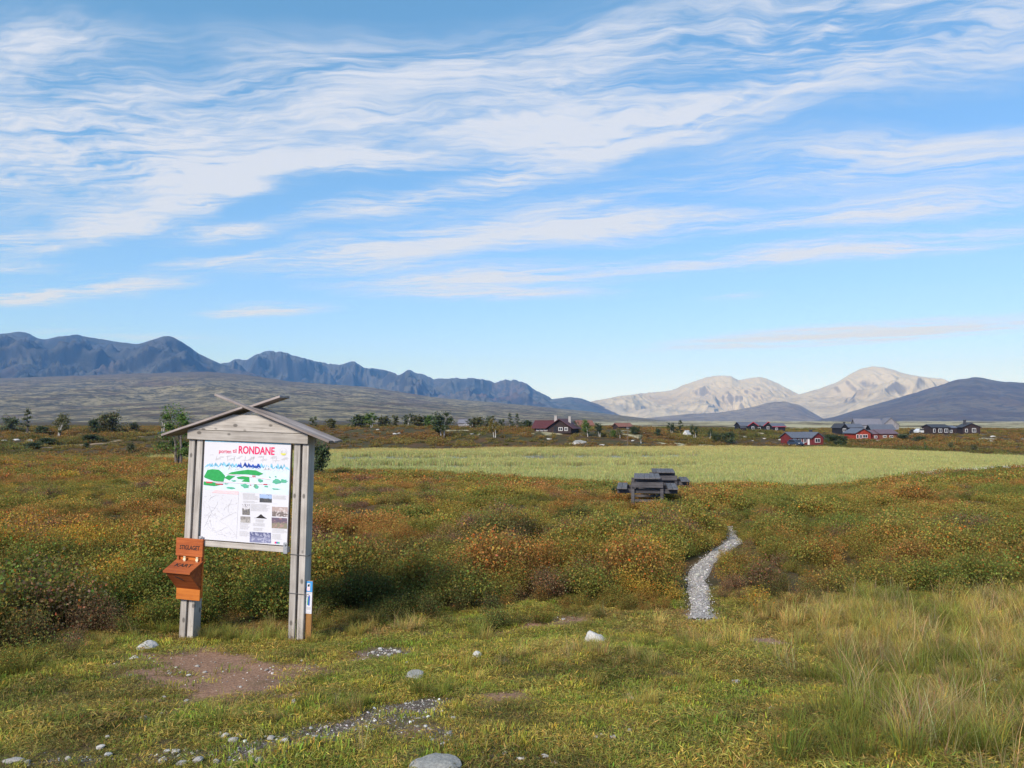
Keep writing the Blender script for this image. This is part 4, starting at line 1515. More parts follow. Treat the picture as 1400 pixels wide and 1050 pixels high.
# ------------------------------------------------------------------ leaflet box on the left post
def build_box():
    B = empty('leaflet_box', board_point(-0.585, -0.005, 0.0), (0, R(1.75), SIGN_YAW))
    tag(B, 'orange stained wooden leaflet box with lettered lid fixed to the board post', 'box')
    w = 0.148
    # back board with the lettered head board
    MB().box(-w, w, -0.020, -0.002, 0.36, 0.95).build('back_board', W_BOX2, B, 0.002)
    hd = MB().box(-w - 0.012, w + 0.006, -0.044, -0.0225, 0.775, 0.955).build('head_board', W_BOX, B, 0.003)
    text_mesh('lettering', 'STIGLAGET', 0.062, P_INK, hd, (0.0, -0.0455, 0.862), bold=0.0008, width=0.235, shear=0.15)
    for x in (-w + 0.004, w - 0.026):
        MB().box(x, x + 0.022, -0.040, -0.0205, 0.70, 0.774).build('batten', W_BOX, B, 0.002)
    # wedge shaped body: two cheeks and a sloping front
    for x in (-w + 0.012, w - 0.026):
        MB().prism_x([(-0.0205, 0.46), (-0.0205, 0.715), (-0.195, 0.630)], x, x + 0.014).build('cheek', W_BOX, B, 0.001)
    fr = MB().prism_x([(-0.195, 0.632), (-0.0205, 0.452), (-0.034, 0.446), (-0.210, 0.626)], -w + 0.008, w - 0.008).build('front_board', W_BOX, B, 0.002)
    MB().poly([(-0.055, -0.1835, 0.594), (-0.045, -0.1835, 0.602), (0.03, -0.151, 0.560), (0.022, -0.151, 0.553)], [(0, 1, 2, 3)]).build('slot', P_INK, fr)
    # the lid slopes forward on two pale hinges
    lid = MB().prism_x([(-0.024, 0.716), (-0.024, 0.736), (-0.232, 0.655), (-0.232, 0.634)], -w - 0.010, w + 0.006).build('lid', W_BOX, B, 0.002)
    a = math.atan2(0.081, 0.208)
    text_mesh('lettering', 'KART', 0.075, P_INK, lid, (0.0, -0.128, 0.6985), rot=(a, 0, 0), bold=0.0008, width=0.19)
    for x in (-0.06, 0.085):
        MB().box(x, x + 0.024, -0.052, -0.0455, 0.724, 0.775).tube([(x - 0.003, -0.050, 0.744), (x + 0.027, -0.050, 0.744)], [0.006, 0.006], 8).build('hinge', M_BRASS, lid)
    MB().box(-w + 0.014, w - 0.006, -0.042, -0.0205, 0.335, 0.4455).build('foot_board', W_BOX2, B, 0.003)


build_box()


# ------------------------------------------------------------------ stake with route stickers beside the right post
def build_stake():
    p = board_point(0.735, 0.045, 0.0)
    K = empty('marker_stake', (p.x, p.y, gz(p.x, p.y)), (0, R(1.6), SIGN_YAW))
    tag(K, 'slim brown marker stake with blue and white stickers against the board post', 'stake')
    MB().box(-0.034, 0.034, -0.012, 0.012, -0.15, 0.585).build('stake', W_STAKE, K, 0.002)
    s1 = MB().box(-0.0335, 0.0335, -0.0155, -0.0125, 0.265, 0.475).build('sticker', P_WHITE, K)
    s2 = MB().box(-0.0335, 0.0335, -0.0155, -0.0125, 0.478, 0.582).build('sticker', plain('sticker_blue', (0.06, 0.30, 0.62), 0.4, 0.05), K)
    y = -0.017
    MB().box(-0.024, 0.010, y, -0.0158, 0.488, 0.562).build('printed_panel', P_WHITE, s2)
    MB().box(-0.022, 0.008, y - 0.001, y - 0.0002, 0.492, 0.520).build('printed_panel', P_ROSE, s2)
    MB().prism([(-0.018, 0.528), (0.004, 0.530), (0.004, 0.555), (-0.014, 0.550)], y - 0.001, y - 0.0002).build('printed_panel', P_INK, s2)
    MB().prism([(-0.006, 0.345), (0.010, 0.345), (0.012, 0.430), (0.004, 0.452), (-0.004, 0.430)], y, -0.0158).build('printed_bottle', P_BLUE, s1)
    MB().prism([(-0.016, 0.350), (-0.0065, 0.350), (-0.006, 0.430), (-0.014, 0.415)], y, -0.0158).build('printed_bottle', P_GREEN, s1)
    MB().box(-0.022, 0.020, y, -0.0158, 0.305, 0.332).build('printed_code', P_TEXT, s1)
    MB().box(-0.020, 0.018, y, -0.0158, 0.462, 0.468).build('printed_text', P_TEXT, s1)
    MB().box(-0.020, 0.018, y, -0.0158, 0.278, 0.284).build('printed_text', P_TEXT, s1)


build_stake()


# ------------------------------------------------------------------ picnic tables
def build_table(x, y, yaw, label, z=None):
    t = empty('picnic_table', (x, y, gz(x, y) if z is None else z), (0, 0, yaw))
    tag(t, label, 'picnic table', 'picnic tables by the wet meadow')
    Lh = 0.95
    for i in range(5):
        x0 = -0.37 + i * 0.149
        MB().box(x0, x0 + 0.143, -Lh, Lh, 0.715, 0.757).build('top_plank', W_TABLE, t, 0.004)
    for s in (-1, 1):
        for i in range(2):
            x0 = 0.565 + i * 0.146
            a, b = sorted((s * x0, s * (x0 + 0.140)))
            MB().box(a, b, -Lh, Lh, 0.425, 0.466).build('seat_plank', W_TABLE, t, 0.004)
    for s in (-1, 1):
        y0 = s * 0.72
        MB().box(-0.33, 0.33, y0 - 0.024, y0 + 0.024, 0.628, 0.713).build('top_beam', W_TFRAME, t, 0.003)
        MB().box(-0.44, 0.44, s * 0.86 - 0.022, s * 0.86 + 0.022, 0.470, 0.622).build('end_board', W_TFRAME, t, 0.003)
        MB().box(-0.84, 0.84, y0 - 0.024, y0 + 0.024, 0.300, 0.423).build('seat_beam', W_TFRAME, t, 0.003)
        for q in (-1, 1):
            a, b = sorted((q * 0.36, q * 0.45))
            MB().box(a, b, s * 0.77, s * 0.835, -0.45, 0.626).build('leg', W_TFRAME, t, 0.003)
            a, b = sorted((q * 0.24, q * 0.32))
            MB().box(a, b, y0 + s * 0.026, y0 + s * 0.048, 0.425, 0.712).build('strut', W_TFRAME, t, 0.003)
        MB().box(-0.46, 0.46, y0 - 0.076, y0 - 0.026, 0.06, 0.13).build('stretcher', W_TFRAME, t, 0.003)
    return t


build_table(3.95, 23.2, R(-9), 'grey wooden picnic table with bench seats closest to the winding gravel path', -0.19)
build_table(5.20, 27.3, R(-9), 'grey wooden picnic table beside the wet meadow, behind the other table', -0.29)

# ------------------------------------------------------------------ cabins
def planks(name, col, scale=7.0):
    m, T = new_mat(name)
    tc = T.n('ShaderNodeTexCoord').outputs['Object']
    n = T.noise(T.mapping(tc, scale=(3, 3, 0.5)), 1.5, 4, 0.6)
    c = T.mix(T.ss(n, 0.3, 0.7), tuple(q * 0.75 for q in col), tuple(q * 1.2 for q in col))
    w = T.n('ShaderNodeTexWave', {'Vector': tc, 'Scale': 1.1, 'Distortion': 0.3}, bands_direction='Z').outputs['Fac']
    surf(T, c, 0.75, w, 0.4, 0.03, 0.2)
    return m


C_RED = planks('red_paint', (0.15, 0.026, 0.026))
C_ORANGE = planks('orange_red_paint', (0.30, 0.046, 0.026))
C_BROWN = planks('reddish_brown_stain', (0.20, 0.075, 0.045))
C_MAROON = planks('maroon_stain', (0.085, 0.030, 0.032))
C_BLACK = planks('tar_black', (0.020, 0.021, 0.026))
C_UMBER = planks('umber_stain', (0.038, 0.026, 0.026))
C_GREY = planks('grey_boards', (0.22, 0.215, 0.23))
C_TAN = planks('tan_boards', (0.30, 0.21, 0.15))
R_SLATE = plain('slate_roof', (0.105, 0.115, 0.145), 0.5, 0.2, 3.0, 0.4)
R_GREY = plain('grey_roof', (0.165, 0.165, 0.195), 0.6, 0.2, 3.0, 0.3)
R_MAROON = plain('maroon_roof', (0.085, 0.026, 0.028), 0.6, 0.2, 3.0, 0.3)
R_RUST = plain('rusty_roof', (0.19, 0.09, 0.07), 0.7, 0.25, 3.0, 0.2)
R_PLUM = plain('plum_roof', (0.135, 0.095, 0.115), 0.6, 0.2, 3.0, 0.3)
R_DARK = plain('dark_roof', (0.045, 0.048, 0.058), 0.6, 0.2, 3.0, 0.3)
STONE = plain('foundation_stone', (0.46, 0.43, 0.38), 0.85, 0.3, 4.0)
TRIM_W = plain('white_trim', (0.78, 0.78, 0.78), 0.5, 0.05)
TRIM_R = plain('red_trim', (0.42, 0.035, 0.045), 0.5, 0.1)
CHIM = plain('chimney_stone', (0.34, 0.32, 0.31), 0.85, 0.2, 5.0)


def glass_mat():
    m, T = new_mat('window_glass')
    surf(T, (0.03, 0.035, 0.045), 0.06, spec=0.6)
    return m


GLASS = glass_mat()


def wing(parent, x0, x1, y0, y1, wall_h, ridge_h, along, wmat, rmat, base=0.0, found=0.0, eave=0.35, trim=None):
    """one gabled volume in the cabin's own frame; along = 'x' or 'y' is the ridge direction"""
    z0 = base
    mb = MB()
    if along == 'x':
        ym = (y0 + y1) / 2
        mb.prism_x([(y0, z0), (y1, z0), (y1, z0 + wall_h), (ym, z0 + ridge_h), (y0, z0 + wall_h)], x0, x1)
    else:
        xm = (x0 + x1) / 2
        mb.prism([(x0, z0), (x1, z0), (x1, z0 + wall_h), (xm, z0 + ridge_h), (x0, z0 + wall_h)], y0, y1)
    mb.build('wall', wmat, parent)
    if found:
        MB().box(x0 - 0.06, x1 + 0.06, y0 - 0.06, y1 + 0.06, z0 - found - 0.8, z0 + 0.02).build('foundation', STONE, parent)
    th = 0.16
    mb = MB()
    if along == 'x':
        half = (y1 - y0) / 2
        k = (ridge_h - wall_h) / half
        e = half + eave
        pr = [(ym - e, z0 + ridge_h - k * e + 0.03), (ym, z0 + ridge_h + 0.03), (ym + e, z0 + ridge_h - k * e + 0.03),
              (ym + e, z0 + ridge_h - k * e + 0.03 + th), (ym, z0 + ridge_h + 0.03 + th), (ym - e, z0 + ridge_h - k * e + 0.03 + th)]
        mb.prism_x(pr, x0 - eave, x1 + eave)
    else:
        half = (x1 - x0) / 2
        k = (ridge_h - wall_h) / half
        e = half + eave
        pr = [(xm - e, z0 + ridge_h - k * e + 0.03), (xm, z0 + ridge_h + 0.03), (xm + e, z0 + ridge_h - k * e + 0.03),
              (xm + e, z0 + ridge_h - k * e + 0.03 + th), (xm, z0 + ridge_h + 0.03 + th), (xm - e, z0 + ridge_h - k * e + 0.03 + th)]
        mb.prism(pr, y0 - eave, y1 + eave)
    rf = mb.build('roof', rmat, parent)
    if trim is not None:
        if along == 'y':
            MB().prism([(a, b + (0.02 if i > 2 else -0.06)) for i, (a, b) in enumerate(pr)], y0 - eave - 0.06, y0 - eave - 0.004).build('barge_board', trim, rf)
        else:
            MB().box(x0 - eave, x1 + eave, ym - e - 0.06, ym - e - 0.004, pr[0][1] - 0.04, pr[0][1] + th).build('barge_board', trim, rf)
    return rf


def window(parent, x, z, w, h, y, split=True):
    f = MB().box(x - w / 2 - 0.09, x + w / 2 + 0.09, y - 0.06, y + 0.02, z - 0.09, z + h + 0.09).build('window', TRIM_W, parent)
    n = 2 if split else 1
    pw_ = (w - 0.08 * (n - 1)) / n
    for i in range(n):
        xx = x - w / 2 + i * (pw_ + 0.08)
        MB().box(xx, xx + pw_, y - 0.075, y - 0.061, z, z + h).build('pane', GLASS, f)


def door(parent, x, z, y, mat, w=0.95, h=2.0):
    d = MB().box(x - w / 2, x + w / 2, y - 0.05, y + 0.02, z, z + h).build('door', mat, parent)
    MB().tube([(x + w * 0.36, y - 0.10, z + 1.0), (x + w * 0.36, y - 0.051, z + 1.0)], [0.03, 0.03], 6).build('handle', M_GALV, d)


def chimney(rf, x, y, z0, z1, s=0.35, mat=None):
    MB().box(x - s, x + s, y - s, y + s, z0, z1).box(x - s - 0.07, x + s + 0.07, y - s - 0.07, y + s + 0.07, z1 + 0.002, z1 + 0.14).build('chimney', mat or CHIM, rf)


def cabin(px, dist, yaw, label, dz=0.0):
    x = at_depth(px, dist)
    z = min(gz(x + a, dist + b) for a in (-3, 0, 3) for b in (0, 3)) + dz
    c = empty('cabin', (x, dist, z), (0, 0, yaw), 0.88)
    tag(c, label, 'cabin', 'mountain cabins beyond the wet meadow')
    CLEAR.append((x, dist + 3, 6.5))
    return c


def build_cabins():
    # 1 red brown lodge with a broad maroon roof
    c = cabin(754, 195, R(-18), 'low dark brown lodge with broad maroon roof and two pale chimneys')
    rf = wing(c, -1.0, 5.6, 0.0, 9.0, 1.7, 3.9, 'y', C_UMBER, R_MAROON, eave=0.8)
    wing(c, -5.6, -1.02, 2.0, 8.0, 1.7, 3.5, 'x', C_MAROON, R_MAROON, eave=0.7)
    for x in (-4.6, -3.4, -2.2):
        window(c, x, 0.7, 0.7, 0.7, 2.0)
    door(c, 1.2, 0.05, 0.0, C_BLACK)
    window(c, 2.6, 0.8, 1.0, 0.8, 0.0)
    window(c, 4.2, 0.8, 0.8, 0.8, 0.0)
    chimney(rf, 0.2, 4.0, 2.6, 4.9, 0.38)
    chimney(rf, 3.9, 5.6, 2.6, 4.7, 0.36)
    # 2 rusty roof behind the trees
    c = cabin(801, 240, R(12), 'cabin with rusty red hipped roof half hidden behind birches')
    wing(c, -2.5, 2.5, 0, 6, 1.6, 3.0, 'x', C_MAROON, R_RUST, eave=0.6)
    window(c, -1.4, 0.8, 0.9, 0.8, 0.0)
    # 3 low brown hut
    c = cabin(855, 215, R(20), 'small low hut with sagging brown turf roof beside the bare pole')
    wing(c, -2.3, 2.3, 0, 4, 1.2, 2.1, 'x', C_UMBER, R_RUST, eave=0.4)
    window(c, 0.8, 0.5, 0.6, 0.5, 0.0)
    # 4 grey roof on the crest
    c = cabin(634, 245, R(-8), 'small cabin with grey metal roof peeping over the birch bank')
    wing(c, -1.9, 1.9, 0, 4, 1.9, 3.0, 'x', C_GREY, R_GREY, eave=0.3)
    window(c, 0.6, 0.8, 0.7, 0.7, 0.0)
    # 5 black cabin with red barge boards
    c = cabin(1035, 252, R(8), 'long black cabin with bright red barge boards on two gables')
    wing(c, -6.0, -2.02, 1.0, 6, 2.1, 3.4, 'x', C_BLACK, R_SLATE, eave=0.3)
    wing(c, -3.9, -0.3, -0.8, 0.98, 2.1, 3.3, 'y', C_BLACK, R_SLATE, eave=0.3, trim=TRIM_R)
    wing(c, -2.0, 2.0, 1.02, 6, 2.1, 3.4, 'x', C_BLACK, R_SLATE, eave=0.0)
    wing(c, 2.02, 5.4, -0.8, 6, 2.1, 3.4, 'y', C_BLACK, R_SLATE, eave=0.3, trim=TRIM_R)
    window(c, -2.1, 0.9, 0.8, 0.8, -0.8)
    window(c, 0.8, 0.3, 1.6, 1.1, 1.02)
    window(c, 3.7, 0.9, 0.8, 0.8, -0.8)
    c2 = cabin(1064, 250, R(10), 'short black outhouse with red barge board next to the long black cabin')
    rf = wing(c2, -2.3, 2.6, 0, 4, 2.0, 3.0, 'x', C_BLACK, R_SLATE, eave=0.3, trim=TRIM_R)
    window(c2, -0.8, 0.8, 0.7, 0.7, 0.0)
    c3 = cabin(1016, 236, R(0), 'tiny black shed alone on the slope below the long black cabin')
    c3['category'] = 'shed'
    wing(c3, -0.9, 0.9, 0, 1.6, 1.1, 1.6, 'x', C_BLACK, R_DARK, eave=0.15)
    door(c3, 0.0, 0.0, 0.0, C_UMBER, 0.6, 1.0)
    # 6 dark red cabin nearest the meadow
    c = cabin(1103, 186, R(14), 'dark red cabin with slate roof and side deck beside the meadow')
    wing(c, -4.2, 1.1, 0.6, 6.0, 2.0, 3.3, 'x', C_RED, R_SLATE, found=0.15, eave=0.35)
    rf = wing(c, 1.12, 4.6, -0.4, 6.0, 2.0, 3.3, 'y', C_RED, R_SLATE, found=0.15, eave=0.35)
    for x in (-3.4, -1.9, -0.4):
        window(c, x, 0.8, 0.8, 0.8, 0.6)
    window(c, 2.8, 0.8, 1.4, 0.9, -0.4)
    door(c, 0.75, 0.05, 0.6, TRIM_W, 0.6)
    chimney(rf, 3.4, 3.4, 2.4, 3.9, 0.3, R_DARK)
    dk = MB().box(-6.6, -4.25, 0.4, 3.0, -0.5, 0.25).build('deck', C_RED, c)
    MB().box(-6.6, -4.25, 0.36, 0.40, 0.252, 0.95).build('railing', C_RED, dk)
    # 7 black cabin, pale grey barn and slate roofed cabin behind the orange one
    c = cabin(1164, 226, R(10), 'black cabin with white windows at the end of the cluster')
    rf = wing(c, -4.0, -1.9, -0.4, 5, 2.2, 3.3, 'y', C_BLACK, R_DARK, eave=0.3)
    wing(c, -1.88, 4.4, 0.4, 5, 2.2, 3.2, 'x', C_BLACK, R_SLATE, eave=0.3)
    window(c, -2.95, 0.9, 0.9, 0.9, -0.4)
    window(c, 3.3, 0.7, 0.9, 0.9, 0.4)
    chimney(rf, -1.2, 2.4, 2.6, 3.7, 0.22, R_DARK)
    c = cabin(1196, 268, R(-12), 'large pale grey barn with steep roof rising behind the cabins', 0.2)
    c['category'] = 'barn'
    wing(c, -7.0, 2.4, 0, 8, 2.4, 4.6, 'x', C_GREY, R_GREY, eave=0.3)
    wing(c, 2.42, 8.0, -1.6, 8, 2.4, 5.0, 'y', C_GREY, R_GREY, eave=0.3)
    door(c, 5.0, 0.0, -1.6, C_UMBER, 1.6, 2.0)
    c = cabin(1205, 218, R(-10), 'black cabin with wide slate roof between barn and orange cabin')
    wing(c, -3.0, 3.6, 0.0, 6, 2.2, 3.6, 'x', C_BLACK, R_SLATE, eave=0.4)
    window(c, -1.9, 0.9, 0.9, 0.9, 0.0)
    window(c, 0.0, 0.9, 0.7, 0.7, 0.0)
    window(c, 2.8, 0.9, 0.6, 0.7, 0.0)
    # 8 orange red cabin in three volumes on a pale stone footing
    c = cabin(1197, 197, R(8), 'orange red cabin in three stepped volumes on pale stone footing', 0.25)
    rf = wing(c, -6.4, -1.9, -0.3, 5.5, 2.0, 3.2, 'y', C_ORANGE, R_SLATE, found=0.5, eave=0.4)
    wing(c, -1.88, 1.1, 0.6, 5.0, 1.7, 2.6, 'x', C_RED, R_PLUM, found=0.5, eave=0.2)
    wing(c, 1.12, 6.4, 0.0, 5.2, 1.8, 2.8, 'x', C_BROWN, R_PLUM, found=0.5, eave=0.35)
    window(c, -5.9, 0.6, 0.5, 0.9, -0.3, False)
    window(c, -4.9, 0.6, 0.5, 0.9, -0.3, False)
    window(c, -3.6, 0.7, 1.3, 0.8, -0.3)
    window(c, 0.2, 0.6, 0.8, 0.5, 0.6)
    window(c, 2.6, 0.8, 0.9, 0.4, 0.0)
    window(c, 4.6, 0.8, 0.9, 0.4, 0.0)
    # 9 umber cabins on the right
    c = cabin(1291, 218, R(6), 'long umber brown cabin with white windows on the open heath')
    wing(c, -4.3, 1.4, 0, 5, 2.3, 3.1, 'x', C_UMBER, R_DARK, eave=0.35)
    wing(c, 1.42, 4.4, 0.8, 5, 2.1, 2.7, 'x', C_UMBER, R_SLATE, eave=0.2)
    window(c, -3.6, 0.8, 0.5, 1.0, 0.0, False)
    window(c, -1.6, 0.8, 1.0, 1.0, 0.0)
    window(c, 0.4, 0.8, 1.0, 1.0, 0.0)
    window(c, 2.6, 0.7, 0.7, 0.7, 0.8)
    c = cabin(1327, 222, R(-6), 'short umber brown cabin with dark chimney on the open heath')
    rf = wing(c, -2.6, 2.7, 0, 5, 2.3, 3.5, 'y', C_UMBER, R_DARK, eave=0.35)
    window(c, -1.5, 0.8, 0.6, 0.9, 0.0, False)
    window(c, 0.8, 0.8, 1.0, 1.1, 0.0)
    chimney(rf, -0.9, 2.4, 2.6, 4.5, 0.3, R_DARK)
    # 10 hut on the left bank
    c = cabin(221, 168, R(-10), 'tiny tan hut with dark roof at the end of the track')
    c['category'] = 'hut'
    wing(c, -0.75, 0.75, 0, 1.6, 1.0, 1.35, 'x', C_TAN, R_DARK, eave=0.2)
    door(c, 0.2, 0.0, 0.0, C_UMBER, 0.5, 0.9)
    # 11 white ridge tent among the birches
    x = at_depth(936, 205)
    t = empty('ridge_tent', (x, 205, gz(x, 205)), (0, 0, R(-35)), 0.85)
    tag(t, 'white ridge tent tucked between small birches on the bank', 'tent')
    cv = plain('tent_canvas', (0.60, 0.59, 0.57), 0.8, 0.05)
    MB().poly([(-1.1, 0, 0), (1.1, 0, 0), (0, 0, 1.7), (-1.1, 3.2, 0), (1.1, 3.2, 0), (0, 3.2, 1.7)], [(0, 2, 5, 3), (2, 1, 4, 5), (3, 5, 4)]).build('canvas', cv, t)
    MB().poly([(-1.08, -0.01, 0), (-0.15, -0.01, 0), (0, -0.01, 1.66)], [(0, 1, 2)]).build('flap', cv, t)
    MB().poly([(0.15, -0.01, 0), (1.08, -0.01, 0), (0, -0.01, 1.66)], [(0, 1, 2)]).build('flap', cv, t)
    MB().tube([(0, 0.02, 0), (0, 0.02, 1.75)], [0.03, 0.03], 6).build('pole', CHIM, t)


def build_car(px, dist, yaw, body, label):
    x = at_depth(px, dist)
    c = empty('parked_car', (x, dist, gz(x, dist) + 0.03), (0, 0, yaw))
    tag(c, label, 'car', 'cars parked by the cabins')
    MB().prism([(-2.1, 0.32), (2.05, 0.32), (2.12, 0.62), (2.0, 0.82), (1.15, 0.92), (0.55, 1.40), (-1.35, 1.44), (-1.95, 0.98), (-2.15, 0.9)], -0.82, 0.82).build('body', body, c, 0.05)
    for s in (-1, 1):
        y = s * 0.83
        a, b = sorted((y, y + s * 0.012))
        MB().prism([(-1.55, 0.98), (0.95, 0.96), (0.48, 1.33), (-1.25, 1.36)], a, b).build('side_window', GLASS, c)
        for wx in (-1.32, 1.28):
            w = MB().tube([(wx, s * 0.70, 0.32), (wx, s * 0.86, 0.32)], [0.32, 0.32], 14).build('wheel', MATS['tyre'], c)
            MB().tube([(wx, s * 0.865, 0.32), (wx, s * 0.88, 0.32)], [0.19, 0.17], 10).build('rim', M_GALV, w)
        MB().box(2.10, 2.15, s * 0.6 - 0.14, s * 0.6 + 0.14, 0.62, 0.74).build('headlight', TRIM_W, c)
    MB().poly([(1.18, -0.68, 0.945), (1.18, 0.68, 0.945), (0.60, 0.62, 1.395), (0.60, -0.62, 1.395)], [(0, 1, 2, 3)]).build('windscreen', GLASS, c)
    return c


# ------------------------------------------------------------------ trees
BARK = plain('birch_bark', (0.42, 0.40, 0.37), 0.8, 0.45, 5.0)
BARK_D = plain('dark_bark', (0.15, 0.125, 0.105), 0.85, 0.3, 6.0)
L_GREEN = leaf_mat('leaf_fresh_green', (0.115, 0.185, 0.040))
L_DARK = leaf_mat('leaf_deep_green', (0.070, 0.098, 0.040))
L_GREY = leaf_mat('leaf_grey_green', (0.125, 0.145, 0.075))
L_GOLD = leaf_mat('leaf_turning_gold', (0.23, 0.185, 0.045))
L_OLIVE = leaf_mat('leaf_olive', (0.145, 0.145, 0.060))


def tree_meshes(seed, H, spread, stems, nleaf, size, bare=0.25, slender=False, dome=False):
    """wood mesh and crown mesh: stems and limbs carry sprays of leaves"""
    r = random.Random(seed)
    q = np.random.default_rng(seed)
    mb = MB()
    tips = []
    for s in range(stems):
        a = r.uniform(0, 6.28)
        off = 0.06 * H * (stems > 1)
        lean = r.uniform(0.05, 0.28) * spread * (1.6 if stems > 1 else 0.4)
        pts = []
        h = H * r.uniform(0.78, 0.95) if stems > 1 else H * 0.92
        for i in range(6):
            t = i / 5
            pts.append(Vector((math.cos(a) * (off + lean * t ** 1.3) + r.uniform(-1, 1) * 0.012 * H * (i > 0), math.sin(a) * (off + lean * t ** 1.3) + r.uniform(-1, 1) * 0.012 * H * (i > 0), -0.15 * (i == 0) + h * t)))
        rad = [0.030 * H * (1 - 0.85 * i / 5) / (1 + 0.25 * (stems - 1)) for i in range(6)]
        mb.tube(pts, rad, 6)
        nl = 9 if stems <= 2 else 5
        for k in range(nl):
            t = bare + (0.97 - bare) * (k + r.random()) / nl
            i = min(4, int(t * 5))
            p = pts[i].lerp(pts[i + 1], t * 5 - i)
            b = r.uniform(0, 6.28)
            prof = math.sin(math.pi * min(1, (t - bare) / (1 - bare) * 0.8 + 0.22)) if not slender else (1.15 - t)
            if dome:
                prof = math.sqrt(max(0.05, 1 - t * t))
            ln = spread * (0.45 + 0.55 * r.random()) * prof * (0.75 if stems > 1 else 1.0)
            e = p + Vector((math.cos(b) * ln, math.sin(b) * ln, ln * r.uniform(0.15, 0.75)))
            m_ = p.lerp(e, 0.5) + Vector((0, 0, -0.05 * ln))
            mb.tube([p, m_, e], [rad[i] * 0.45, rad[i] * 0.3, 0.004 * H], 4)
            tips += [(p.lerp(e, 0.45), ln * 0.38), (p.lerp(e, 0.75), ln * 0.36), (e, ln * 0.34)]
        tips += [(pts[-1], spread * 0.28), (pts[4].lerp(pts[5], 0.5), spread * 0.3)]
    C = np.array([list(t[0]) for t in tips])
    S = np.array([max(t[1], 0.10 * spread) for t in tips])
    lum = q.uniform(0.65, 1.25, len(C))
    k = q.integers(0, len(C), nleaf)
    P = C[k] + q.normal(size=(nleaf, 3)) * S[k][:, None] * np.array([0.62, 0.62, 0.52])
    P[:, 2] = np.maximum(P[:, 2], 0.03 * H)
    N = q.normal(size=(nleaf, 3)) + np.array([0, 0, 0.5])
    N /= np.linalg.norm(N, axis=1, keepdims=True)
    V, Fc = leaf_cloud(q, P, N, size, 1.25)
    lv = (q.uniform(0.7, 1.3, nleaf) * lum[k])[:, None] * (1 + 0.12 * q.normal(size=(nleaf, 3)))
    crown = np_mesh('crown', V, Fc)
    cattr(crown, 'leafc', np.repeat(np.clip(lv, 0.2, 2), 4, 0))
    return mb.mesh('trunk'), crown


TK = {}


def tree_kind(key, bark, *a, **k):
    t, c = tree_meshes(*a, **k)
    t.materials.append(bark)
    TK[key] = (t, c)


def add_tree(key, px, py, hpx, leafm, label, name='birch_tree', cat='tree', group=None, yaw=None, dist=None, wide=1.0, sink=0.0):
    if dist is None:
        x, y = on_ground(px, py)
    else:
        y = dist
        x = at_depth(px, y)
    z = gz(x, y)
    t, c = TK[key]
    H = hpx / F * y
    s = H / TREE_H[key]
    o = empty(name, (x, y, z - sink * H), (0, 0, random.uniform(0, 6.28) if yaw is None else yaw), s)
    o.scale = (s * wide * 1.3, s * wide * 1.3, s * 1.1)
    tag(o, label, cat, group)
    tr = bpy.data.objects.new('trunk', t)
    COL.objects.link(tr)
    tr.parent = o
    ck = (key, leafm.name)
    if ck not in CROWNS:
        me = c.copy()
        me.materials.clear()
        me.materials.append(leafm)
        CROWNS[ck] = me
    cr = bpy.data.objects.new('crown', CROWNS[ck])
    COL.objects.link(cr)
    cr.parent = o
    return o


CROWNS = {}
TREE_H = {}


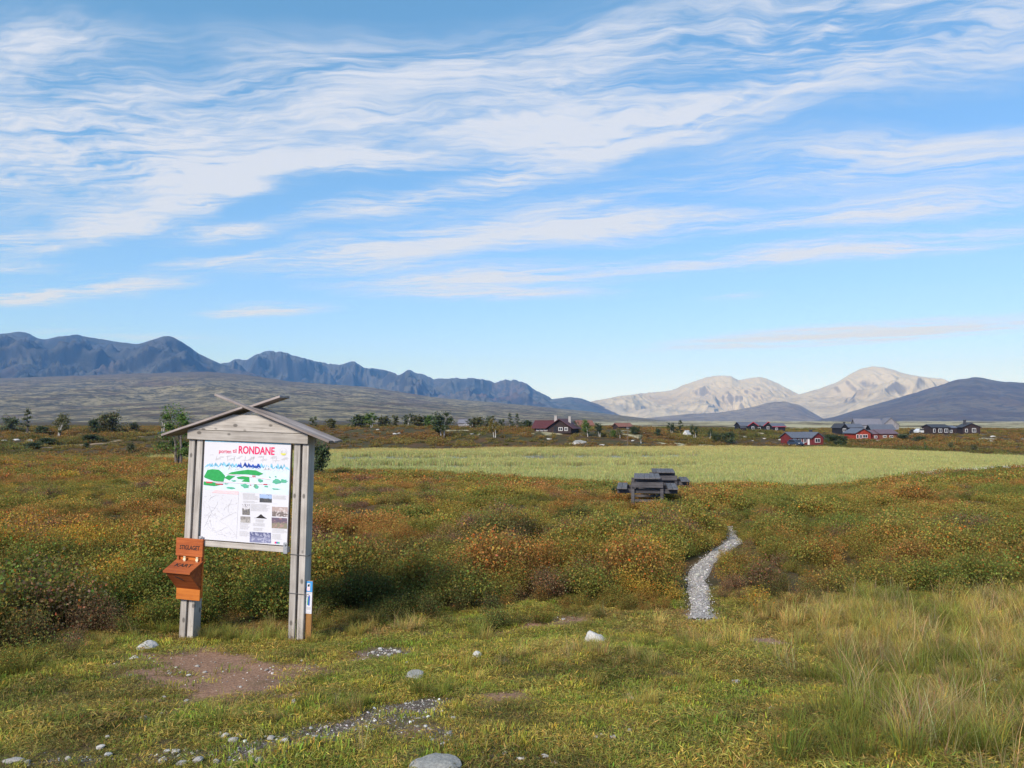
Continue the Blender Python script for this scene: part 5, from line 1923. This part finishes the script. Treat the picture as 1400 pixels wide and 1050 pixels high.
def build_trees():
    def kind(key, bark, seed, H, *a, **k):
        TREE_H[key] = H * 1.02
        tree_kind(key, bark, seed, H, *a, **k)
    kind('near', BARK_D, 1, 5.2, 1.55, 3, 5200, 0.10, bare=0.12)
    kind('birch', BARK, 2, 4.6, 1.9, 3, 2600, 0.17, bare=0.18)
    kind('birch2', BARK, 3, 4.2, 1.4, 2, 1900, 0.16, bare=0.28)
    kind('slim', BARK_D, 4, 4.6, 1.0, 1, 1100, 0.15, bare=0.12, slender=True)
    kind('pair', BARK_D, 5, 3.6, 1.0, 2, 1500, 0.15, bare=0.08)
    kind('bush', BARK_D, 6, 2.0, 1.5, 6, 2200, 0.13, bare=0.02, dome=True)
    kind('bush2', BARK_D, 7, 1.8, 1.2, 5, 1500, 0.13, bare=0.02, dome=True)
    kind('thin', BARK, 8, 3.4, 1.1, 2, 420, 0.14, bare=0.25)
    kind('pine', BARK_D, 9, 3.0, 0.9, 1, 1300, 0.10, bare=0.04, slender=True)
    g1 = 'small birches along the crest of the bank'
    # the left bank
    add_tree('near', 247, 638, 80, L_GREEN, 'bright green birch rising behind the notice board roof', wide=1.05)
    add_tree('bush', 10, 592, 20, L_GREY, 'low grey green bush next to the slender birch on the bank', 'willow_bush', 'bush')
    add_tree('slim', 37, 593, 33, L_GREY, 'slender spire shaped birch on the bank beside the low bush', wide=1.2)
    add_tree('birch', 78, 597, 30, L_OLIVE, 'wide birch with two pale leaning trunks on the bank', wide=1.1)
    add_tree('bush', 152, 592, 25, L_OLIVE, 'broad dense olive bush on the bank by the track', 'willow_bush', 'bush', wide=1.0)
    add_tree('bush2', 132, 592, 17, L_DARK, 'dark green bush touching the broad olive bush', 'willow_bush', 'bush')
    add_tree('thin', 222, 591, 33, L_GREY, 'sparse thin birch behind the tiny tan hut', wide=0.9, dist=176)
    add_tree('bush2', 184, 591, 12, L_GREY, 'small grey bush between the olive bush and the tan hut', 'willow_bush', 'bush')
    add_tree('bush2', 55, 596, 12, L_DARK, 'dark low bush at the foot of the spire birch', 'willow_bush', 'bush', wide=1.5)
    add_tree('bush2', 180, 620, 14, L_OLIVE, 'lone small bush standing on open scrub below the track', 'willow_bush', 'bush', wide=0.8)
    add_tree('bush2', 62, 609, 9, L_DARK, 'flat dark juniper patch left of the bare track', 'juniper', 'bush', wide=2.6)
    add_tree('bush2', 45, 614, 8, L_DARK, 'flat dark juniper patch nearest the scrub below the bank', 'juniper', 'bush', wide=2.8)
    add_tree('bush2', 128, 604, 9, L_DARK, 'dark juniper patch just above the bare track', 'juniper', 'bush', wide=2.6)
    add_tree('bush2', 116, 613, 7, L_DARK, 'small dark juniper at the bend of the track', 'juniper', 'bush', wide=1.5)
    # behind the right post
    add_tree('bush', 432, 650, 40, L_DARK, 'dark green bush peeping out behind the right board post', 'willow_bush', 'bush', wide=0.65)
    # crest row: only their place sets these apart
    hue = {L_GREY: 'grey green', L_OLIVE: 'olive', L_DARK: 'dark green', L_GREEN: 'fresh green'}
    sort = {'bush2': 'bushy', 'birch': 'spreading', 'birch2': 'open crowned', 'pair': 'narrow'}
    for px, py, h, k, m in ((430, 586, 12, 'pair', L_GREY), (452, 585, 9, 'bush2', L_OLIVE), (489, 585, 12, 'bush2', L_DARK), (510, 584, 15, 'birch', L_GREEN), (528, 584, 11, 'bush2', L_OLIVE),
                            (542, 583, 13, 'pair', L_OLIVE), (556, 583, 14, 'birch2', L_GREY), (568, 583, 11, 'bush2', L_OLIVE), (578, 583, 12, 'pair', L_DARK), (588, 583, 11, 'bush2', L_GREEN),
                            (644, 583, 11, 'birch2', L_GREY), (657, 583, 11, 'bush2', L_OLIVE), (667, 583, 13, 'birch', L_GREY), (687, 584, 10, 'pair', L_DARK), (720, 585, 9, 'bush2', L_DARK)):
        add_tree(k, px, py, h * 1.3, m, 'small %s %s birch on the crest of the bank' % (sort[k], hue[m]), group=g1, dist=214, wide=1.35)
    add_tree('birch', 606, 598, 33, L_DARK, 'largest dark green spreading birch on the bank above the meadow', wide=1.15)
    add_tree('bush2', 601, 583, 14, L_DARK, 'dense bush pressed against the largest birch on the bank', 'willow_bush', 'bush', dist=206)
    add_tree('birch2', 677, 598, 23, L_GOLD, 'small birch turning gold on the bank left of the lodge', wide=1.0)
    add_tree('slim', 697, 586, 20, L_DARK, 'narrow dark birch, left one of the tight pair near the lodge', dist=207, wide=1.1)
    add_tree('slim', 707, 586, 20, L_DARK, 'narrow dark birch, right one of the tight pair near the lodge', dist=206, wide=1.1)
    add_tree('birch2', 770, 580, 13, L_DARK, 'birch crown showing above the maroon roof of the lodge', dist=212)
    add_tree('thin', 787, 590, 14, L_GREY, 'sparse birch at the gable corner of the maroon lodge', dist=200)
    add_tree('birch', 805, 597, 22, L_GREEN, 'leafy birch hiding the rusty roofed cabin, the lighter of two')
    add_tree('birch', 821, 598, 19, L_DARK, 'dark birch hiding the rusty roofed cabin, the darker of two')
    add_tree('bush2', 838, 598, 9, L_GREEN, 'small fresh green bush between the dark birch and the hut', 'willow_bush', 'bush')
    add_tree('birch2', 848, 599, 12, L_OLIVE, 'small olive birch standing in front of the low hut')
    add_tree('thin', 877, 606, 12, L_GREY, 'nearly bare birch with pale stems below the low hut')
    add_tree('bush', 868, 594, 10, L_DARK, 'dark bush at the right end of the low hut', 'willow_bush', 'bush')
    add_tree('bush2', 898, 597, 10, L_DARK, 'round dark bush between the low hut and the tent', 'willow_bush', 'bush')
    add_tree('birch', 919, 599, 16, L_DARK, 'broad dark birch left of the white tent', dist=207)
    add_tree('slim', 930, 598, 20, L_DARK, 'pointed dark birch right beside the white tent', wide=1.3, dist=209)
    add_tree('birch2', 950, 603, 18, L_DARK, 'birch in front of the white tent', dist=198)
    add_tree('birch2', 970, 601, 14, L_DARK, 'dark birch with a short pale stem right of the tent')
    add_tree('bush', 980, 604, 10, L_DARK, 'sprawling dark bush next to the short pale stemmed birch', 'willow_bush', 'bush')
    add_tree('bush', 996, 606, 14, L_DARK, 'round dark bush below the black cabin with red boards', 'willow_bush', 'bush')
    add_tree('pine', 1265, 618, 13, L_GREEN, 'little fresh green spruce at the far meadow edge', 'spruce_sapling', 'tree')
    add_tree('bush2', 1302, 616, 10, L_OLIVE, 'olive bush on the heath near the little spruce', 'willow_bush', 'bush')
    add_tree('bush2', 1332, 618, 9, L_OLIVE, 'olive bush below the short umber cabin', 'willow_bush', 'bush')
    for px, py, h, w_ in ((1145, 605, 9, 2.2), (1130, 603, 8, 2.0), (1238, 602, 8, 2.0), (1255, 604, 7, 2.0), (1150, 610, 7, 2.0)):
        add_tree('bush', px, py, h, L_DARK, 'low dark willow thicket among the cabins of the cluster', 'willow_bush', 'bush', 'willow thickets among the cabins', wide=w_)
    add_tree('bush', 846, 665, 16, L_DARK, 'dark bush growing beside the picnic tables', 'willow_bush', 'bush', dist=25.5, wide=1.0)
    # bare pole
    x, y = on_ground(858, 610)
    H = 36 / F * y
    p = empty('dead_tree', (x, y, gz(x, y)))
    tag(p, 'bare dead pole of a tree beside the low hut', 'tree')
    MB().tube([(0, 0, -0.2), (0.05, 0, H * 0.5), (0.0, 0, H)], [0.07, 0.055, 0.02], 7).build('trunk', BARK_D, p)
    for k in range(5):
        z = H * (0.35 + 0.12 * k)
        a = k * 2.1
        MB().tube([(0.04, 0, z), (0.04 + 0.5 * math.cos(a), 0.5 * math.sin(a), z + 0.35)], [0.025, 0.010], 5).build('branch', BARK_D, p)


# ------------------------------------------------------------------ stones
def stone_mat(name, a, b, dark):
    m, T = new_mat(name)
    tc = T.n('ShaderNodeTexCoord').outputs['Object']
    inf = T.n('ShaderNodeObjectInfo').outputs['Random']
    tc = T.v('ADD', tc, T.n('ShaderNodeCombineXYZ', {0: T.m('MULTIPLY', inf, 50.0), 1: 0.0, 2: 0.0}).outputs[0])
    n = T.noise(tc, 9.0, 6, 0.65)
    n2 = T.noise(tc, 40.0, 4, 0.7)
    c = T.mix(T.ss(n, 0.35, 0.65), a, b)
    c = T.mix(T.ss(n2, 0.58, 0.72, 0, 0.8), c, dark)
    surf(T, c, 0.9, n2, 0.6, 0.01, 0.2)
    return m


S_WHITE = stone_mat('white_quartzite', (0.48, 0.465, 0.44), (0.62, 0.60, 0.565), (0.26, 0.25, 0.23))
S_GREY = stone_mat('grey_lichened_stone', (0.24, 0.235, 0.225), (0.36, 0.36, 0.33), (0.15, 0.155, 0.10))
S_PALE = stone_mat('pale_pebble', (0.34, 0.32, 0.29), (0.48, 0.455, 0.42), (0.22, 0.20, 0.18))


def stone_mesh(seed, flat=0.65, rough=0.28, sub=2):
    bm = bmesh.new()
    bmesh.ops.create_icosphere(bm, subdivisions=sub, radius=1.0)
    q = np.random.default_rng(seed)
    dirs = q.normal(size=(9, 3))
    dirs /= np.linalg.norm(dirs, axis=1, keepdims=True)
    cut = q.uniform(0.55, 0.95, 9)
    for v in bm.verts:
        d = np.array(v.co)
        k = 1.0
        for e, c in zip(dirs, cut):
            t = d @ e
            if t > 1e-3:
                k = min(k, c / t)
        k = k * (1 + rough * 0.3 * (q.random() - 0.5)) * (0.9 + 0.25 * float(fbm(np.array([d[0] * 2.2 + seed]), np.array([d[1] * 2.2 + d[2] * 1.7]), seed, 3)[0]))
        v.co = Vector(d * k)
        v.co.z *= flat
    me = bpy.data.meshes.new('stone')
    bm.to_mesh(me)
    bm.free()
    for p in me.polygons:
        p.use_smooth = False
    return me


def build_stones():
    def put(name, label, cat, px, py, wpx, mat, seed, flat=0.65, asp=1.0, sink=0.3, group=None, dist=None, yaw=None, sub=3):
        if dist is None:
            x, y = on_ground(px, py)
        else:
            y, x = dist, at_depth(px, dist)
        r = wpx / 2 / F * y * 1.12
        me = stone_mesh(seed, flat, 0.28, sub)
        o = link(name, me, mat)
        o.scale = (r, r * asp, r)
        o.rotation_euler = (0, 0, random.uniform(0, 6.28) if yaw is None else yaw)
        o.location = (x, y, gz(x, y) + r * flat * (1 - 2 * sink) * 0.6)
        tag(o, label, cat, group)
    put('boulder', 'white rounded boulder on the grass by the start of the path', 'boulder', 811, 881, 30, S_WHITE, 1, 0.8, yaw=0.3, sink=0.25)
    put('boulder', 'white slanting stone beside the foot of the left board post', 'stone', 198, 889, 30, S_WHITE, 2, 0.6, 0.8, yaw=0.9)
    put('boulder', 'half buried grey lichened boulder in gravel at the track', 'boulder', 598, 1050, 70, S_GREY, 3, 0.5, 0.9, yaw=0.2, sink=0.72)
    put('boulder', 'rounded grey stone beside yellow grass wisps', 'stone', 568, 929, 25, S_GREY, 4, 0.7)
    put('stone', 'upright white stone alone on turf between board and path', 'stone', 651, 899, 14, S_WHITE, 5, 0.9)
    put('stone', 'tapered pale stone lying on turf below the worn earth', 'stone', 402, 962, 14, S_WHITE, 6, 0.5, 0.6)
    put('stone', 'flat pale stone at the edge of turf and gravel corner', 'stone', 18, 1043, 26, S_PALE, 7, 0.3, 0.6, yaw=0.1)
    put('stone', 'small white stone left of the slanting white stone', 'stone', 183, 901, 12, S_WHITE, 8, 0.5)
    def stone_label(px, py, white):
        c = 'white' if white else 'pale grey'
        if py < 900 and px < 600:
            return 'small %s stone in the gravelly patch right of the notice board' % c
        if 220 < px < 290 and py < 930:
            return 'tiny %s stone on the bare earth before the notice board' % c
        if px < 260 and py < 1030:
            return 'flat %s stone in the sloping turf below the bare earth' % c
        if px < 460:
            return 'small %s stone of the heap around the gravel streak' % c
        if px < 780 and py > 900:
            return 'small %s stone near the half buried grey boulder' % c
        if py < 880:
            return 'small %s stone on bare soil at the heath edge' % c
        return 'small %s stone in the short grass before the path' % c
    grp = 'small stones on the turf'
    spots = [(1006, 935, 13), (1054, 970, 9), (838, 1010, 10), (815, 1010, 8), (823, 1005, 6), (800, 1008, 7), (520, 889, 9), (545, 893, 8), (556, 907, 6), (495, 880, 6), (462, 882, 6), (510, 893, 6), (532, 897, 8),
             (540, 890, 6), (131, 976, 15), (194, 986, 16), (130, 988, 7), (120, 999, 6), (147, 1010, 7), (137, 1024, 14), (148, 1034, 12), (225, 954, 7), (255, 960, 8), (221, 976, 7), (92, 1040, 9), (38, 1046, 10),
             (307, 1008, 12), (318, 1014, 14), (330, 1007, 9), (228, 1030, 12), (240, 1030, 13), (247, 1046, 16), (270, 1042, 17), (222, 1043, 12), (296, 1042, 10), (370, 1012, 13), (390, 1015, 12), (345, 1030, 12),
             (355, 1042, 14), (408, 1018, 10), (430, 1010, 9), (620, 983, 7), (615, 1005, 12), (606, 1018, 10), (644, 939, 7), (863, 957, 8), (870, 965, 6), (858, 951, 6), (1300, 940, 6), (690, 1033, 9), (712, 1040, 11), (745, 1038, 12), (758, 1046, 10), (1062, 1042, 9), (860, 1000, 8), (270, 912, 6), (258, 925, 7), (280, 920, 6), (232, 922, 7), (246, 920, 5),
             (948, 870, 6), (840, 846, 6), (770, 848, 7), (1003, 852, 5)]
    meshes = [stone_mesh(40 + i, 0.55, 0.4, 2) for i in range(10)]
    for i, (px, py, w) in enumerate(spots):
        x, y = on_ground(px, py)
        r = w / 2 / F * y * 1.1
        o = link('stone', meshes[i % 10], S_PALE if i % 3 else S_WHITE)
        o.scale = (r, r * random.uniform(0.7, 1.0), r * random.uniform(0.8, 1.1))
        o.rotation_euler = (0, 0, random.uniform(0, 6.28))
        o.location = (x, y, gz(x, y) + r * 0.28)
        tag(o, stone_label(px, py, i % 3 == 0), 'stone', grp)
    # pale rocks on the far bank
    put('boulder', 'broad pale outcrop on the bank below the maroon lodge', 'boulder', 793, 605, 25, S_GREY, 60, 0.25, 0.7, sink=0.4)
    put('boulder', 'low white ledge at the foot of the broad pale outcrop', 'boulder', 786, 608, 14, S_WHITE, 66, 0.3, 0.6)
    put('boulder', 'dark grey rock on the bank by the left track', 'boulder', 40, 605, 12, S_GREY, 61, 0.6, 0.8)
    far = [(751, 601, 9), (823, 609, 8), (865, 603, 5), (517, 588, 6), (540, 594, 8), (546, 593, 6), (645, 594, 6), (655, 595, 8), (665, 583, 5), (1240, 596, 8), (1358, 598, 9), (1355, 604, 7), (1337, 605, 7), (1398, 601, 6),
           (1080, 600, 7), (1030, 603, 6), (1066, 598, 6), (1068, 602, 8), (1175, 617, 6), (1208, 617, 6), (1122, 612, 5), (1250, 623, 7), (1268, 624, 5), (1380, 605, 5), (1018, 598, 6), (1045, 600, 5), (905, 592, 4), (917, 607, 4), (903, 613, 4), (880, 592, 4), (120, 596, 6), (135, 595, 7), (112, 593, 5), (5, 603, 8), (22, 602, 8)]
    meshes = [stone_mesh(80 + i, 0.45, 0.4, 2) for i in range(6)]
    for i, (px, py, w) in enumerate(far):
        x, y = on_ground(px, py)
        r = w / 2 / F * y * 1.1
        o = link('boulder', meshes[i % 6], S_PALE if i % 2 else S_WHITE)
        o.scale = (r, r * 0.8, r * 0.8)
        o.rotation_euler = (0, 0, random.uniform(0, 6.28))
        o.location = (x, y, gz(x, y) + r * 0.12)
        c = 'pale grey' if i % 2 else 'white'
        w_ = ('by the left hand track' if px < 200 else 'among the birches of the crest' if px < 700 else 'below the maroon lodge' if px < 840 else 'around the low hut and tent' if px < 1000
              else 'below the long black cabin' if px < 1125 else 'at the meadow edge below the orange cabin' if px < 1275 and py > 610 else 'on the open heath by the umber cabins')
        tag(o, '%s boulder %s' % (c, w_), 'boulder', 'pale boulders on the far bank')


def build_gravel():
    protos = []
    for i in range(4):
        me = stone_mesh(20 + i, 0.55, 0.4, 1)
        cattr(me, 'leafc', np.ones((len(me.vertices), 3)))
        me.materials.append(PEBBLE)
        protos.append(bpy.data.objects.new('pebble_%d' % i, me))
    x, y = band_points(rng, 2.8, 10.0, 1400, -0.75, 0.75)
    gvl, so = worn(x, y, 'gravel'), worn(x, y, 'soil')
    keep = rng.uniform(0, 1, len(x)) < gvl * 0.85 + so * 0.06 + 0.004
    x, y = x[keep], y[keep]
    # the path itself
    k = rng.integers(0, len(_pp) - 1, 9000)
    t = rng.uniform(0, 1, 9000)
    q = _pp[k] * (1 - t)[:, None] + _pp[k + 1] * t[:, None] + rng.normal(0, 0.07, (9000, 2))
    x = np.concatenate([x, q[:, 0]])
    y = np.concatenate([y, q[:, 1]])
    z = ground_z(x, y) + np.concatenate([np.zeros(len(x) - 9000), np.full(9000, 0.018)])
    s = 0.0042 * np.exp(rng.normal(0, 0.55, len(x)))
    ti = np.array([0.42, 0.40, 0.37]) * np.exp(rng.normal(0, 0.35, (len(x), 1))) * (1 + rng.normal(0, 0.05, (len(x), 3)))
    rot = rng.uniform(0, 6.28, (len(x), 3)) * np.array([0.1, 0.1, 1])
    scatter('gravel', protos, np.stack([x, y, z + s * 0.2], 1), rot, s, rng.integers(0, 4, len(x)), np.clip(ti, 0.05, 0.75))


PEBBLE = inst_mat('pebble', 0.9, 0.0)

new_mat('tyre')
MATS['tyre'] = plain('tyre', (0.02, 0.02, 0.022), 0.8)
build_cabins()
build_car(1087, 181, R(-75), plain('car_dark_blue', (0.03, 0.05, 0.09), 0.3, 0.05, spec=0.6), 'dark blue car parked beside the deck of the dark red cabin')
build_car(1260, 222, R(8), plain('car_pale_silver', (0.55, 0.58, 0.62), 0.3, 0.05, spec=0.6), 'pale silver car parked left of the long umber cabin')
build_car(1249, 226, R(80), plain('car_black', (0.02, 0.02, 0.025), 0.3, 0.05, spec=0.6), 'black car parked beside the pale silver car')
build_trees()
build_stones()
build_scrub()
build_bank_scrub()
build_turf()
build_gravel()
build_sedge()
